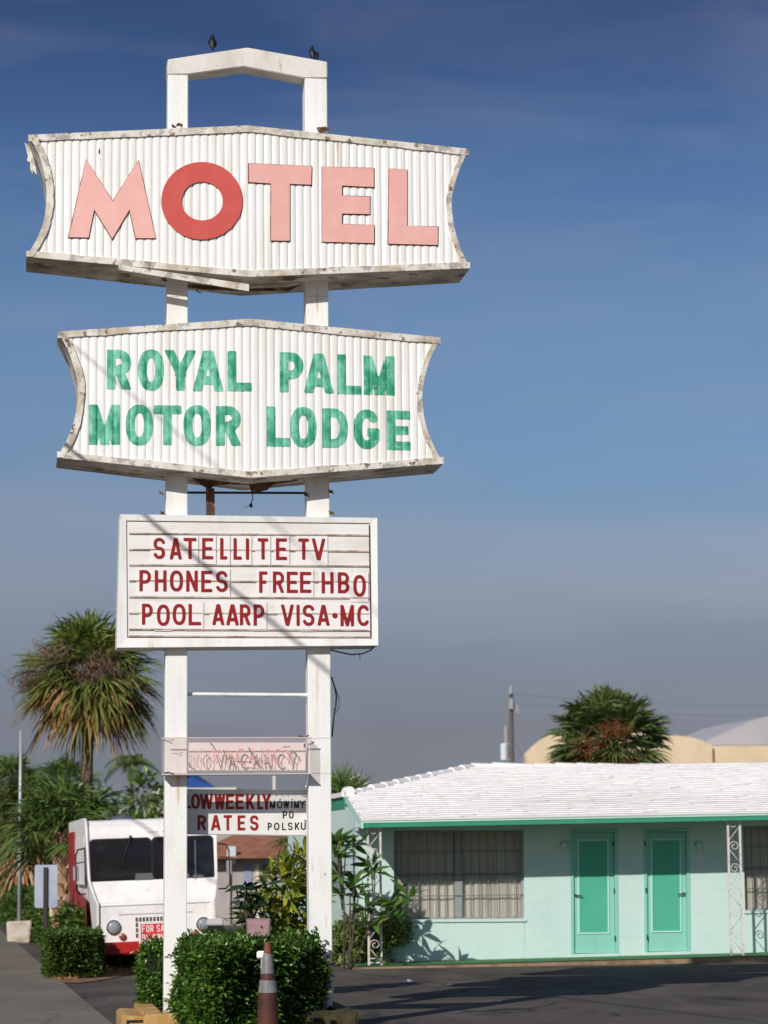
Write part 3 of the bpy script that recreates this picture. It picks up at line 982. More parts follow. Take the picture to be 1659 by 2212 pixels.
mb.tube([xz3(354, 1600, -.178), xz3(362, 1600, -.19), xz3(374, 1607, -.18), xz3(366, 1598, -.19), xz3(376, 1598, -.178)], .004, 5)
mb.tube([xz3(356, 1670, -.178), xz3(364, 1668, -.185), xz3(376, 1672, -.178)], .006, 5)
mb.tube([xz3(646, 1590, -.1), xz3(660, 1593, -.1), xz3(668, 1588, -.1)], .008, 5)
pieces('loose_wire', mb, m_wire, vb)

# ---- low weekly rates board
YW = .40
m_board = mat('white board paint', lin(226, 224, 219), .5, var=[(lin(208, 203, 194), 3, .5, .75, .7, (1, 1, 1))])
mb = MB()
P = [S.pt(u, v, YW) for u, v in [(378, 1704), (672, 1707), (672, 1806), (378, 1802)]]
mb.prism(P, YW, YW + .10)
lw = obj('rates_board', mb, m_board, sign, bevel=.008)
lw['label'] = 'small white board between the posts reading low weekly rates'
for ch, x0, x1, y0, y1 in [('L', 312, 357, 1238, 1352), ('O', 356, 425, 1238, 1356), ('W', 425, 525, 1238, 1358), ('W', 538, 618, 1240, 1360), ('E', 625, 690, 1240, 1358), ('E', 700, 765, 1240, 1358), ('K', 782, 850, 1240, 1358), ('L', 868, 915, 1242, 1360), ('Y', 905, 975, 1240, 1362),
                            ('R', 405, 475, 1403, 1520), ('A', 508, 586, 1403, 1522), ('T', 608, 672, 1403, 1522), ('E', 716, 775, 1405, 1522), ('S', 812, 878, 1405, 1524)]:
    letter_sheet(S, ch, z4(x0, y1), z4(x1, y0), YW - .003, .029, m_redsign, lw, depth=.0025, res=26)
for ch, x0, x1, y0, y1 in [('M', 966, 1008, 1292, 1352), ('Ó', 1022, 1064, 1292, 1352), ('W', 1072, 1116, 1292, 1352), ('Í', 1128, 1146, 1292, 1350), ('M', 1154, 1192, 1292, 1350), ('Y', 1196, 1240, 1290, 1350),
                            ('P', 1066, 1100, 1372, 1430), ('O', 1114, 1150, 1372, 1430), ('P', 950, 982, 1462, 1520), ('O', 998, 1040, 1462, 1520), ('L', 1060, 1092, 1462, 1520), ('S', 1106, 1142, 1460, 1520), ('K', 1160, 1196, 1460, 1518), ('U', 1206, 1244, 1460, 1518)]:
    letter_sheet(S, ch, z4(x0, y1), z4(x1, y0), YW - .003, .0135, m_black, lw, depth=.0025, res=20)
mb = MB()
for u in (664, 392):
    x, z = S.pt(u, 1690, .25)
    mb.box(x - .02, x + .02, .252, YW, z - .05, z - .02)
    mb.box(x - .02, x + .02, .252, YW, z - .40, z - .37)
pieces('bracket', mb, m_post, lw)

# ---------------------------------------------------------------- birds on the arch
m_bird = mat('black feathers', lin(20, 20, 24), .5, var=[(lin(44, 42, 48), 30, .5, .7, .7, (1, 1, 1))])
def bird(label, u, v, h, face, crouch=0.0):
    zf = S.pt(u, v, .12)
    p = S.o + S.a * zf[0] + S.b * .12 + Vector((0, 0, zf[1]))
    t = thing('bird', label, 'bird', p, face, 'black birds perched on the arch')
    mb = MB()
    k = h / .18
    spine = [(-.055, -.030, .004), (-.045, -.005, .010), (-.034, .020, .020), (-.018, .045, .031), (-.002, .072, .037), (.010, .100, .035), (.017, .124, .026), (.020, .140, .0195), (.024, .155, .0215), (.030, .167, .019), (.040, .173, .010), (.050, .1735, .0045), (.064, .172, .001)]
    mb.tube([(x * k * (1 + crouch), 0, (z - z * crouch * .25) * k) for x, z, r_ in spine], [r_ * k * 1.22 for *_, r_ in spine], 10)
    body = obj('body', mb, m_bird, t, smooth='all')
    mb = MB()
    for s_ in (-1, 1):
        mb.tube([(.012 * k, s_ * .029 * k, .115 * k), (-.005 * k, s_ * .036 * k, .075 * k), (-.03 * k, s_ * .022 * k, .03 * k), (-.05 * k, s_ * .006 * k, -.005 * k)], [.008 * k, .017 * k, .012 * k, .003 * k], 8)
    obj('wing', mb, m_bird, t, smooth='all')
    for s_ in (-1, 1):
        mb = MB()
        mb.tube([(.004 * k, s_ * .014 * k, .045 * k), (.012 * k, s_ * .014 * k, .018 * k), (.008 * k, s_ * .014 * k, .0)], .0028 * k, 6)
        for a_ in (-.5, 0, .5):
            mb.tube([(.008 * k, s_ * .014 * k, .002 * k), (.008 * k + .02 * k * math.cos(a_), s_ * .014 * k + .02 * k * math.sin(a_), .001 * k)], .002 * k, 5)
        obj('leg', mb, m_bird, t)
    return t
bird('lone black bird on the left slope of the arch', 460, 107.5, .18, R(100))
bird('taller of two black birds on the right end of the arch', 676, 127.5, .155, R(115))
bird('smaller black bird crouched at the right corner of the arch', 685, 129.5, .10, R(60), .1)

# ================================================================ MOTEL
MO = Frame((0.135, 44.36, 0), R(10))
mw = lambda *c: lin(*c)
m_aqua = mat('aqua stucco', lin(199, 220, 213), .85, var=[(lin(186, 211, 205), 1.1, .45, .7, .7, (1, 1, 1)), (lin(206, 227, 218), 5, .55, .75, .6, (1, 1, 1)), (lin(160, 184, 174), 9, .66, .76, .5, (1.5, 1.5, .4))], bump=.35, bscale=45)
def block_joints(m, strength=.35, dark=.93):
    n, l = m.node_tree.nodes, m.node_tree.links
    b = n['Principled BSDF']
    co = n.new('ShaderNodeTexCoord')
    mpn = n.new('ShaderNodeMapping')
    mpn.inputs['Rotation'].default_value = (R(90), 0, 0)
    l.new(co.outputs['Object'], mpn.inputs[0])
    br = n.new('ShaderNodeTexBrick')
    br.inputs['Scale'].default_value = 1.0
    br.inputs['Brick Width'].default_value = .40
    br.inputs['Row Height'].default_value = .20
    br.inputs['Mortar Size'].default_value = .007
    br.inputs['Mortar Smooth'].default_value = .6
    br.inputs['Color1'].default_value = br.inputs['Color2'].default_value = (1, 1, 1, 1)
    br.inputs['Mortar'].default_value = (dark, dark, dark, 1)
    l.new(mpn.outputs[0], br.inputs[0])
    src = b.inputs['Base Color'].links[0].from_socket
    mx = n.new('ShaderNodeMixRGB')
    mx.blend_type = 'MULTIPLY'
    mx.inputs[0].default_value = 1
    l.new(src, mx.inputs[1])
    l.new(br.outputs[0], mx.inputs[2])
    l.new(mx.outputs[0], b.inputs['Base Color'])
    bp = n.new('ShaderNodeBump')
    bp.inputs['Strength'].default_value = strength
    bp.inputs['Distance'].default_value = .01
    l.new(br.outputs[0], bp.inputs['Height'])
    if b.inputs['Normal'].links:
        l.new(b.inputs['Normal'].links[0].from_socket, bp.inputs['Normal'])
    l.new(bp.outputs[0], b.inputs['Normal'])
block_joints(m_aqua)
m_fascia = mat('green fascia paint', lin(58, 146, 116), .5, var=[(lin(46, 128, 102), 3, .5, .7, .8, (.5, 1, 1)), (lin(110, 176, 152), 7, .62, .72, .6, (.6, 1, 2))])
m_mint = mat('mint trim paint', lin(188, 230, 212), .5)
m_roof = mat('white painted tile', lin(236, 232, 228), .65, var=[(lin(222, 212, 210), .8, .45, .7, .7, (.25, .6, 1)), (lin(206, 192, 190), 2.0, .6, .75, .5, (.15, 1, 1)), (lin(190, 185, 176), 20, .66, .75, .5, (1, 1, 1)), (lin(204, 194, 186), 2.6, .52, .72, .45, (2.5, .25, 1))], bump=.2, bscale=40)
m_door = mat('turquoise door paint', lin(138, 200, 184), .45, var=[(lin(126, 190, 174), 3, .5, .7, .6, (1, 1, .4))])
m_dpan = mat('emerald door panel', lin(78, 172, 142), .5, var=[(lin(92, 178, 150), 4, .45, .7, .6, (1, 1, .4))])
m_frame = mat('window metal', lin(146, 148, 150), .5)
m_curt = mat('drawn beige curtain', lin(208, 201, 188), .9, var=[(lin(182, 173, 158), 3, .45, .7, .8, (3, 3, .3))])
m_iron = mat('white wrought iron', lin(222, 210, 204), .55, var=[(lin(185, 168, 160), 12, .52, .64, .8, (1, 1, 1))])
m_walk = mat('green walkway carpet', lin(66, 122, 72), .95, var=[(lin(48, 100, 58), 5, .45, .7, .8, (1, 1, 1))])
m_curb = mat('walkway edge concrete', lin(150, 126, 98), .9, var=[(lin(110, 88, 66), 5, .45, .65, .9, (1, 1, 1))])
m_glass = glassy('dusty window glass', lin(150, 150, 142), .10, .12)
motel = thing('motel_building', 'low aqua motel wing with white tiled roof and green doors', 'building', MO.o, MO.th)
XR = 13.0
zflo = lambda x: .045 + .0088 * x
YE = -1.25
e0, e1 = MO.pt(*z8(145, 312), YE), MO.pt(*z8(1659, 283), YE)
zeav = lambda x: e0[1] + (e1[1] - e0[1]) * (x - e0[0]) / (e1[0] - e0[0])
f0, f1 = MO.pt(*z8(145, 341), YE), MO.pt(*z8(1659, 313), YE)
zfas = lambda x: f0[1] + (f1[1] - f0[1]) * (x - f0[0]) / (f1[0] - f0[0])
YRG = 4.5
r0, r1 = MO.pt(*z8(550, 112), YRG), MO.pt(*z8(1659, 106), YRG)
zrid = lambda x: r0[1] + (zeav(x) - zeav(r0[0]))
def roofz(x, y):
    t = (y - YE) / (YRG - YE)
    return zeav(x) * (1 - t) + zrid(x) * t
# corner C where the hip ends, on the front slope
cy = YE
for _ in range(40):
    x, z = MO.pt(752.6, 1716, cy)
    cy += (z - roofz(x, cy)) * 3.0
xC, yC = x, cy
xA = e0[0]
print('motel', 'xA', xA, 'C', xC, yC, 'ridge', r0, 'eave', e0, e1)

def qprism(mb, uvs, y0, y1, yref=0.0, mi=0):
    mb.prism([MO.pt(u, v, yref) for u, v in uvs], y0, y1, mi)

# openings measured on the facade
W1 = [z8(255, 352), z8(742, 350), z8(743, 683), z8(252, 686)]
D1 = [z8(915, 347), z8(1090, 345), z8(1096, 797), z8(918, 799)]
D2 = [z8(1190, 345), z8(1361, 343), z8(1366, 789), z8(1193, 791)]
W2L = MO.pt(*z8(1563, 335)), MO.pt(*z8(1565, 653))
op = []
for q in (W1, D1, D2):
    p = [MO.pt(*c) for c in q]
    op.append(p)
x2 = W2L[0][0]
op.append([(x2, W2L[0][1]), (x2 + 2.2, W2L[0][1] + .02), (x2 + 2.2, W2L[1][1] + .02), (x2, W2L[1][1])])
ZW = 2.62
mb = MB()
xs = [0.0]
def ztopw(x): return zfas(x) + .10
prev_t, prev_b = (0, ztopw(0)), (0, zflo(0) - .1)
X0 = xC - .05
xl_top, xl_bot = X0, X0
for i, p in enumerate(op):
    (tlx, tlz), (trx, trz), (brx, brz), (blx, blz) = p
    if i in (1, 2):
        blz, brz = zflo(blx) + .055, zflo(brx) + .055
    mb.prism([(xl_bot, zflo(xl_bot) - .1), (blx, zflo(blx) - .1), (tlx, ztopw(tlx)), (xl_top, ztopw(xl_top))], 0, .2)
    mb.prism([(blx, zflo(blx) - .1), (brx, zflo(brx) - .1), (brx, brz), (blx, blz)], 0, .2)
    if ztopw(tlx) - tlz > .01:
        mb.prism([(tlx, tlz), (trx, trz), (trx, ztopw(trx)), (tlx, ztopw(tlx))], 0, .2)
    xl_top, xl_bot = trx, brx
mb.prism([(xl_bot, zflo(xl_bot) - .1), (XR, zflo(XR) - .1), (XR, ztopw(XR)), (xl_top, ztopw(xl_top))], 0, .2)
# end wall and back
zC = roofz(xC, yC)
yv = [.2005, .6, 1.0, yC, yC + .4, YRG, 2 * YRG - yC, 8.8]
def zew(y):
    return min(zC - .22, roofz(xA, min(y, 2 * YRG - y)) - .07)
k = len(yv)
vs = [(xx, y, z) for xx in (X0, X0 + .2) for y in yv for z in (-.06, zew(y))]
fs = []
for i_ in range(k - 1):
    a_ = 2 * i_
    b_ = 2 * k + 2 * i_
    fs += [(a_, a_ + 1, a_ + 3, a_ + 2), (b_, b_ + 2, b_ + 3, b_ + 1), (a_ + 1, b_ + 1, b_ + 3, a_ + 3)]
mb.add(vs, fs)
mb.box(X0 + .2, XR, 8.6, 8.8, -.06, zC - .3)
mb.box(X0, X0 + .2, .002, .2, ztopw(X0) + .001, max(ztopw(X0) + .01, zew(0.0)))
mb.box(.21, XR - .01, .9, 1.0, 0, 2.2)      # room partition behind the openings
wall = obj('wall', mb, m_aqua, motel)
# dark window on the end wall
mb = MB()
mb.box(X0 - .03, X0 - .003, 2.05, 2.95, 1.2, 2.2)
obj('window', mb, m_frame, motel)

def window(p, mull=None, xmax=None):
    (tlx, tlz), (trx, trz), (brx, brz), (blx, blz) = p
    mb = MB()
    fw = .035
    lerp = lambda a, b, t: a + (b - a) * t
    bx = lambda t0, t1, s0, s1, y0, y1: mb.prism([(lerp(lerp(blx, brx, t0), lerp(tlx, trx, t0), s0), lerp(lerp(blz, brz, t0), lerp(tlz, trz, t0), s0)), (lerp(lerp(blx, brx, t1), lerp(tlx, trx, t1), s0), lerp(lerp(blz, brz, t1), lerp(tlz, trz, t1), s0)),
                                                   (lerp(lerp(blx, brx, t1), lerp(tlx, trx, t1), s1), lerp(lerp(blz, brz, t1), lerp(tlz, trz, t1), s1)), (lerp(lerp(blx, brx, t0), lerp(tlx, trx, t0), s1), lerp(lerp(blz, brz, t0), lerp(tlz, trz, t0), s1))], y0, y1)
    wd, ht = brx - blx, tlz - blz
    a, c = fw / wd, fw / ht
    bx(0, a, 0, 1, .075, .13); bx(1 - a, 1, 0, 1, .075, .13); bx(a, 1 - a, 0, c, .075, .13); bx(a, 1 - a, 1 - c, 1, .075, .13)
    ms = [mull] if mull else [.5]
    for m_ in ms:
        bx(m_ - .027, m_ + .027, c, 1 - c, .06, .14)
    bx(a, ms[0] - .027, .50, .52, .08, .12); bx(ms[0] + .027, 1 - a, .49, .515, .08, .12)
    fo = obj('window', mb, m_frame, motel)
    mb = MB(); bx(a, 1 - a, c, 1 - c, .098, .102)
    obj('pane', mb, m_glass, fo)
    mb = MB()
    n = 90
    vs, fs = [], []
    for i in range(n + 1):
        x = blx + wd * i / n
        yy = .142 + .010 * math.sin(i * 1.15) + .006 * math.sin(i * .37 + 1)
        vs += [(x, yy, blz + .02), (x, yy, tlz)]
    for i in range(n):
        fs.append((2 * i, 2 * i + 2, 2 * i + 3, 2 * i + 1))
    mb.add(vs, fs)
    obj('curtain', mb, m_curt, fo)
    mb = MB()
    nb = int(wd / .150)
    for i in range(1, nb):
        x = blx + wd * i / nb
        mb.box(x - .0055, x + .0055, .045, .057, blz + .02, tlz - .03)
    for s_ in (.26, .5, .76):
        z = blz + ht * s_
        mb.box(blx + .01, brx - .01, .042, .060, z - .007, z + .007)
    obj('window_grille', mb, mat('dark grille bar', lin(112, 112, 108), .6), fo)
    mb = MB()
    mb.prism([(blx - .03, blz - .045), (brx + .03, brz - .045), (brx + .03, brz - .001), (blx - .03, blz - .001)], -.03, .07)
    obj('sill', mb, m_aqua, fo)
    return fo
window(op[0], .5)
window(op[3], .5)

def door(p, hinge_right, lampuv):
    (tlx, tlz), (trx, trz), (brx, brz), (blx, blz) = p
    f = zflo(blx) + .055
    mb = MB()
    def R4(l, r_, b, t, y0, y1, mi=0):
        sk = lambda z: (tlx - blx) * (z - f) / (tlz - f)
        mb.prism([(blx + l + sk(f + b), f + b), (blx + r_ + sk(f + b), f + b), (blx + r_ + sk(f + t), f + t), (blx + l + sk(f + t), f + t)], y0, y1, mi)
    wd, ht = brx - blx, tlz - f
    fr = .055
    R4(0, fr, 0, ht, -.012, .15); R4(wd - fr, wd, 0, ht, -.012, .15); R4(fr, wd - fr, ht - fr, ht, -.012, .15)
    fo = obj('door_frame', mb, m_door, motel)
    mb = MB()
    R4(fr + .006, wd - fr - .006, .012, ht - fr - .006, .03, .075)
    d = obj('door', mb, m_door, motel)
    # emerald panel with light moulding
    l, r_, b, t = wd * .19, wd * .79, ht * .17, ht * .905
    mb = MB(); R4(l, r_, b, t, .022, .029)
    obj('door_panel', mb, m_dpan, d)
    mb = MB()
    mwid = .022
    R4(l - mwid, l, b - mwid, t + mwid, .012, .029); R4(r_, r_ + mwid, b - mwid, t + mwid, .012, .029)
    R4(l, r_, b - mwid, b, .012, .029); R4(l, r_, t, t + mwid, .012, .029)
    obj('panel_moulding', mb, m_mint, d)
    mb = MB()
    hx = blx + (.10 if hinge_right else wd - .10)
    s_ = 1 if hinge_right else -1
    hz = f + ht * .47
    mb.tube([(hx, .03, hz), (hx, -.012, hz)], .022, 12)
    mb.tube([(hx, -.03, hz), (hx, -.03, hz), (hx + s_ * .11, -.03, hz - .012)], .011, 8)
    mb.tube([(hx, .0, hz), (hx, -.034, hz)], .010, 8)
    mb.tube([(hx - s_ * .05, .03, hz + .01), (hx - s_ * .055, -.0, hz + .012)], .012, 8)
    obj('door_handle', mb, mat('dull metal', lin(110, 112, 108), .35, metal=.7), d, smooth=True)
    for hz in (.12, .5, .88):
        mb = MB()
        x = blx + (wd - fr + .001 if hinge_right else fr - .001)
        mb.tube([(x, -.018, f + ht * hz - .045), (x, -.018, f + ht * hz + .045)], .011, 8)
        obj('hinge', mb, m_black, d)
    mb = MB()
    mb.prism([(blx - .01, zflo(blx) - .002), (brx + .01, zflo(brx) - .002), (brx + .01, f - .002), (blx - .01, f - .002)], -.03, .16)
    obj('threshold', mb, m_aqua, motel)
door(op[1], True, None)
door(op[2], False, None)

# wall lamps
m_lamp = mat('painted lamp metal', lin(150, 178, 165), .5)
m_globe = mat('frosted lamp glass', lin(196, 214, 206), .25)
for u, v in (z8(889, 405), z8(1393, 405)):
    x, z = MO.pt(u, v, 0)
    mb = MB()
    mb.tube([(x, -.001, z + .02), (x, -.02, z + .02)], .055, 14)
    mb.tube([(x, -.02, z + .04), (x, -.075, z + .06)], .018, 8)
    prof = [(.035, z + .07), (.048, z + .065), (.052, z + .03), (.046, z + .025)]
    k = MB(); k.lathe(prof, 14, (x, -.08))
    mb.v, mb.f, mb.m = mb.v + k.v, mb.f + [tuple(i + len(mb.v) for i in f_) for f_ in k.f], mb.m + k.m
    lo = obj('wall_lamp', mb, m_lamp, motel, smooth=True)
    k = MB(); k.lathe([(.040, z + .026), (.050, z - .01), (.046, z - .06), (.028, z - .09), (.006, z - .095)], 14, (x, -.08))
    obj('lamp_globe', k, m_globe, lo, smooth=True)

# roof: front slope laid in courses of flat tiles
def xleft(y):
    if y <= yC:
        return xA + (xC - xA) * (y - YE) / (yC - YE)
    return xC + (r0[0] - xC) * (y - yC) / (YRG - yC)
mb = MB()
NC = 27
for i in range(NC):
    ya, yb_ = YE - .03 + (YRG - YE + .03) * i / NC, YE - .03 + (YRG - YE + .03) * (i + 1) / NC
    x = xleft(max(ya, YE)) - (.05 if ya < yC else .0)
    xe0, xe1 = xleft(max(ya, YE)), xleft(min(yb_, YRG))
    off = rnd.uniform(0, .26)
    first = True
    while x < XR:
        xn = min(XR, x + (.26 if not first else .26 - off))
        first = False
        dz = rnd.gauss(0, .0018)
        lift = .017 + rnd.gauss(0, .002)
        cl_ = lambda xx, y, e: (max(xx, e - (.05 if y < yC else 0)))
        A = [(cl_(x, ya, xe0), ya, roofz(x, ya) + lift + dz), (max(xn, xe0), ya, roofz(xn, ya) + lift + dz), (max(xn, xe1), yb_ + .02, roofz(xn, yb_) + .004 + dz), (max(x, xe1 - (.05 if yb_ < yC else 0)), yb_ + .02, roofz(x, yb_) + .004 + dz),
             (cl_(x, ya, xe0), ya, roofz(x, ya) - .01), (max(xn, xe0), ya, roofz(xn, ya) - .01)]
        if A[1][0] - A[0][0] > .003 or A[2][0] - A[3][0] > .003:
            mb.add(A, [(0, 1, 2, 3), (4, 5, 1, 0)])
        x = xn
roof = obj('roof', mb, m_roof, motel, clean=False)
mb = MB()                                                     # deck, hip end and back slope
yCb = 2 * YRG - yC
R3 = lambda x, y, dz=0: (x, y, (roofz(x, y) if y <= YRG else roofz(x, 2 * YRG - y)) + dz)
mb.add([R3(xA, YE + .02, -.03), R3(XR, YE + .02, -.03), R3(XR, YRG, -.03), R3(r0[0], YRG, -.03), R3(xC, yC, -.03)], [(0, 1, 2, 3, 4)])
mb.add([R3(xC - .03, yC, .01), R3(r0[0], YRG, .01), R3(xC - .03, yCb, .01)], [(0, 1, 2)])
mb.add([R3(r0[0], YRG, -.01), R3(XR, YRG, -.01), R3(XR, 2 * YRG - YE, -.01), R3(xC, 2 * YRG - YE, -.01), R3(xC, yCb, -.01)], [(0, 4, 3, 2, 1)])
obj('roof_deck', mb, m_roof, roof)
# ridge and hip caps
mb = MB()
def caps(p, q, n):
    p, q = Vector(p), Vector(q)
    d = (q - p) / n
    dn = d.normalized()
    for i in range(n):
        a_, b_ = p + d * i - dn * .03, p + d * (i + 1)
        j = rnd.uniform(-.010, .010)
        r_a, r_b = .092 + rnd.uniform(-.005, .005), .078
        mb.tube([a_ + Vector((0, 0, .008 + j)), b_ + Vector((0, 0, -.004 + j))], [r_a, r_b], 12)
caps(R3(xC, yC, -.02), R3(r0[0], YRG, -.02), 11)
n = int((XR - r0[0]) / .40)
for i in range(n):
    xa = r0[0] + (XR - r0[0]) * i / n
    xb_ = r0[0] + (XR - r0[0]) * (i + 1) / n
    sag = -.10 * min(1, (xa - r0[0]) / 5.2) + rnd.uniform(-.006, .006)
    caps(R3(xa, YRG, -.02 + sag), R3(xb_, YRG, -.02 + sag), 1)
mb.tube([R3(xC + .02, yC - .12, .07), R3(xC - .02, yC + .12, .03)], [.09, .08], 10)
obj('ridge_cap', mb, m_roof, roof, smooth=True)
mb = MB()
y_ = yC
while y_ < yCb:
    dz_ = rnd.uniform(-.006, .006)
    mb.box(xC - .11, xC + .12, y_, min(yCb, y_ + .248), zC - .045 + dz_, zC + .035 + dz_)
    y_ += .26
obj('eave_tile', mb, m_roof, roof)
# fascia boards, soffit and gable infill
mb = MB()
def board(p, q, h, t, dirv):
    p, q, dirv = Vector(p), Vector(q), Vector(dirv)
    up = Vector((0, 0, 1))
    vs = [p, q, q - up * h, p - up * h]
    vs = vs + [v_ + dirv * t for v_ in vs]
    mb.add(vs, [(0, 1, 2, 3), (7, 6, 5, 4), (0, 4, 5, 1), (1, 5, 6, 2), (2, 6, 7, 3), (3, 7, 4, 0)])
fh = e0[1] - f0[1]
board((xA, YE, zeav(xA) - .045), (XR, YE, zeav(XR) - .045), fh - .045, .03, (0, 1, 0))
obj('fascia', mb, m_fascia, motel)
mb = MB()
board((xA - .01, YE - .015, zeav(xA) - .012), (XR, YE - .015, zeav(XR) - .012), .04, .04, (0, 1, 0))
obj('drip_edge', mb, m_mint, motel)
mb = MB()
board((xC - .06, yC, zC - .05), (xC - .06, yCb, zC - .05), .20, .03, (1, 0, 0))
obj('fascia', mb, m_fascia, motel)
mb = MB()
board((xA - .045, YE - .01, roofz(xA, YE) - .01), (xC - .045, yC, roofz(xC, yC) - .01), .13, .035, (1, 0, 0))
o = obj('fascia', mb, m_mint, motel)  # mint colour puts the sunlit paleness of this board into its paint
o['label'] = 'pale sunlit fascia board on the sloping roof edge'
mb = MB()
zs = zfas(xA) + .0
xw0 = xA + (xC - xA) * (-YE) / (yC - YE)
mb.add([(xA + .02, YE + .06, roofz(xA, YE) - .13), (xw0 + .02, -.004, roofz(xw0, 0) - .13), (xw0 + .02, -.004, zs), (xA + .02, YE + .06, zs)], [(0, 1, 2, 3)])
mb.add([(xA + .02, YE + .031, zs + .01), (XR, YE + .031, zfas(XR) + .01), (XR, -.003, zfas(XR) + .01), (xA + .02, -.003, zs + .01)], [(0, 1, 2, 3)])
mb.add([(xC - .03, yC, zC - .225), (X0 - .002, yC, zC - .225), (X0 - .002, yCb, zC - .225), (xC - .03, yCb, zC - .225)], [(0, 1, 2, 3)])
obj('soffit', mb, m_aqua, motel)
# downspout on the end wall
mb = MB()
mb.box(X0 - .05, X0 - .004, .06, .14, .05, zC - .24)
obj('downspout', mb, mat('pale metal pipe', lin(178, 186, 196), .5), motel)
# walkway
mb = MB()
vs = []
for x in (-1.0, XR):
    for (y, z) in ((-1.5, -.02), (-1.5, zflo(x) - .012), (-.001, zflo(x) - .004), (-.001, -.02)):
        vs.append((x, y, z))
mb.add(vs, [(0, 1, 5, 4), (1, 2, 6, 5), (0, 3, 2, 1), (4, 5, 6, 7)], 0)
wk = obj('walkway', mb, [m_curb], None)
wk.location, wk.rotation_euler = MO.o, (0, 0, MO.th)
wk['kind'] = 'structure'
mb = MB()
mb.add([(-.85, -1.36, zflo(-.85) + .002), (XR, -1.36, zflo(XR) + .002), (XR, -.004, zflo(XR) + .006), (-.85, -.004, zflo(-.85) + .006)], [(0, 1, 2, 3)])
wk = obj('walkway_carpet', mb, m_walk, None)
wk.location, wk.rotation_euler = MO.o, (0, 0, MO.th)
wk['kind'] = 'structure'

# wrought iron posts
def iron_post(label, ua, ub, y, lean):
    xa, xb = MO.pt(ua, 1900, y)[0], MO.pt(ub, 1900, y)[0]
    xm = (xa + xb) / 2
    hw = .105
    z0, z1_ = zflo(xm) + .005, zfas(xm) + .008
    o = S.o
    t = None
    mb = MB()
    for s_ in (-1, 1):
        mb.box(xm + s_ * hw - .016, xm + s_ * hw + .016, y - .016, y + .016, z0, z1_)
    mb.box(xm - hw + .016, xm + hw - .016, y - .012, y + .012, z0 + .03, z0 + .05)
    mb.box(xm - hw + .016, xm + hw - .016, y - .012, y + .012, z0 + .10, z0 + .115)
    mb.box(xm - hw - .03, xm + hw + .03, y - .03, y + .03, z1_ - .012, z1_ - .001)
    ip = obj('porch_post', mb, m_iron, motel)
    mb = MB()
    zc, k = z1_ - .06, 0
    while zc > z0 + .25:
        s_ = 1 if k % 2 else -1
        pts = []
        for i in range(26):
            tt = i / 25
            a_ = math.pi - tt * 2 * math.pi * 1.35
            r_ = .088 * (1 - tt) + .022 * tt
            pts.append((xm + s_ * -1 * (-(r_ * math.cos(a_))), y, zc + r_ * math.sin(a_)))
        tail = [(xm + s_ * -.088 * 1.0, y, zc - .06), (xm + s_ * .0, y, zc - .16), (xm + s_ * .085, y, zc - .27)]
        mb.tube(tail[::-1] + pts, .0075, 6)
        zc -= .372
        k += 1
    obj('scroll_work', mb, m_iron, ip, smooth='all')
iron_post('', 1571, 1603, -1.12, 0)
iron_post('', 793.5, 826, -1.12, 0)

# ================================================================ FOLIAGE TOOLS
def leaf_mat(name, cols, rough=.42, trans=.25, spec=.45):
    return mat(name, cols[0], rough, island=cols, trans=trans, spec=spec)
lf_hedge = leaf_mat('hedge leaf', [lin(38, 64, 18), lin(70, 108, 30), lin(52, 88, 22), lin(100, 142, 50), lin(42, 72, 20), lin(122, 136, 56)], .34, .2, .55)
lf_dull = leaf_mat('far hedge leaf', [lin(46, 70, 22), lin(80, 104, 34), lin(62, 88, 28), lin(98, 118, 44)], .5)
lf_palm = leaf_mat('palm green', [lin(58, 84, 38), lin(96, 122, 54), lin(76, 104, 48), lin(124, 140, 70), lin(66, 88, 50)], .38, .2, .55)
lf_olive = leaf_mat('palm yellow green', [lin(74, 94, 40), lin(118, 134, 58), lin(92, 112, 48), lin(146, 152, 78), lin(78, 92, 48)], .38, .25, .5)
lf_dome = leaf_mat('palm dusty green', [lin(66, 86, 42), lin(102, 118, 60), lin(80, 100, 50), lin(122, 132, 76), lin(70, 82, 52)], .45, .2, .4)
lf_palm2 = leaf_mat('palm olive', [lin(68, 82, 40), lin(104, 116, 58), lin(82, 98, 48), lin(128, 130, 74), lin(66, 76, 42)], .4, .2, .5)
lf_dead = leaf_mat('dead frond', [lin(150, 104, 72), lin(200, 150, 112), lin(176, 122, 88), lin(140, 112, 66), lin(210, 172, 136)], .7, .15, .2)
lf_dead2 = leaf_mat('yellowing frond', [lin(120, 110, 48), lin(96, 100, 40), lin(150, 128, 62), lin(140, 100, 52)], .6, .2, .3)
lf_flow = leaf_mat('dry flower stalk', [lin(104, 80, 66), lin(134, 104, 88), lin(90, 66, 54), lin(120, 98, 90)], .8, .1, .2)
lf_rust = leaf_mat('rusty fruit stalk', [lin(112, 62, 34), lin(136, 80, 46), lin(94, 54, 34)], .8, .1, .2)
lf_plum = leaf_mat('plumeria leaf', [lin(52, 90, 36), lin(88, 132, 52), lin(66, 108, 42), lin(120, 152, 72), lin(150, 160, 84)], .35, .35, .6)
lf_crot = leaf_mat('croton leaf', [lin(60, 92, 30), lin(124, 144, 44), lin(168, 172, 62), lin(80, 114, 36), lin(212, 200, 84), lin(56, 90, 30), lin(186, 184, 70)], .35, .3, .55)
lf_dark = leaf_mat('dark broad leaf', [lin(22, 42, 20), lin(36, 60, 28), lin(26, 48, 24)], .55, .1, .25)
lf_low = leaf_mat('ground cover leaf', [lin(84, 116, 44), lin(126, 154, 66), lin(100, 132, 52), lin(150, 128, 66), lin(76, 104, 42), lin(112, 142, 58)], .45)
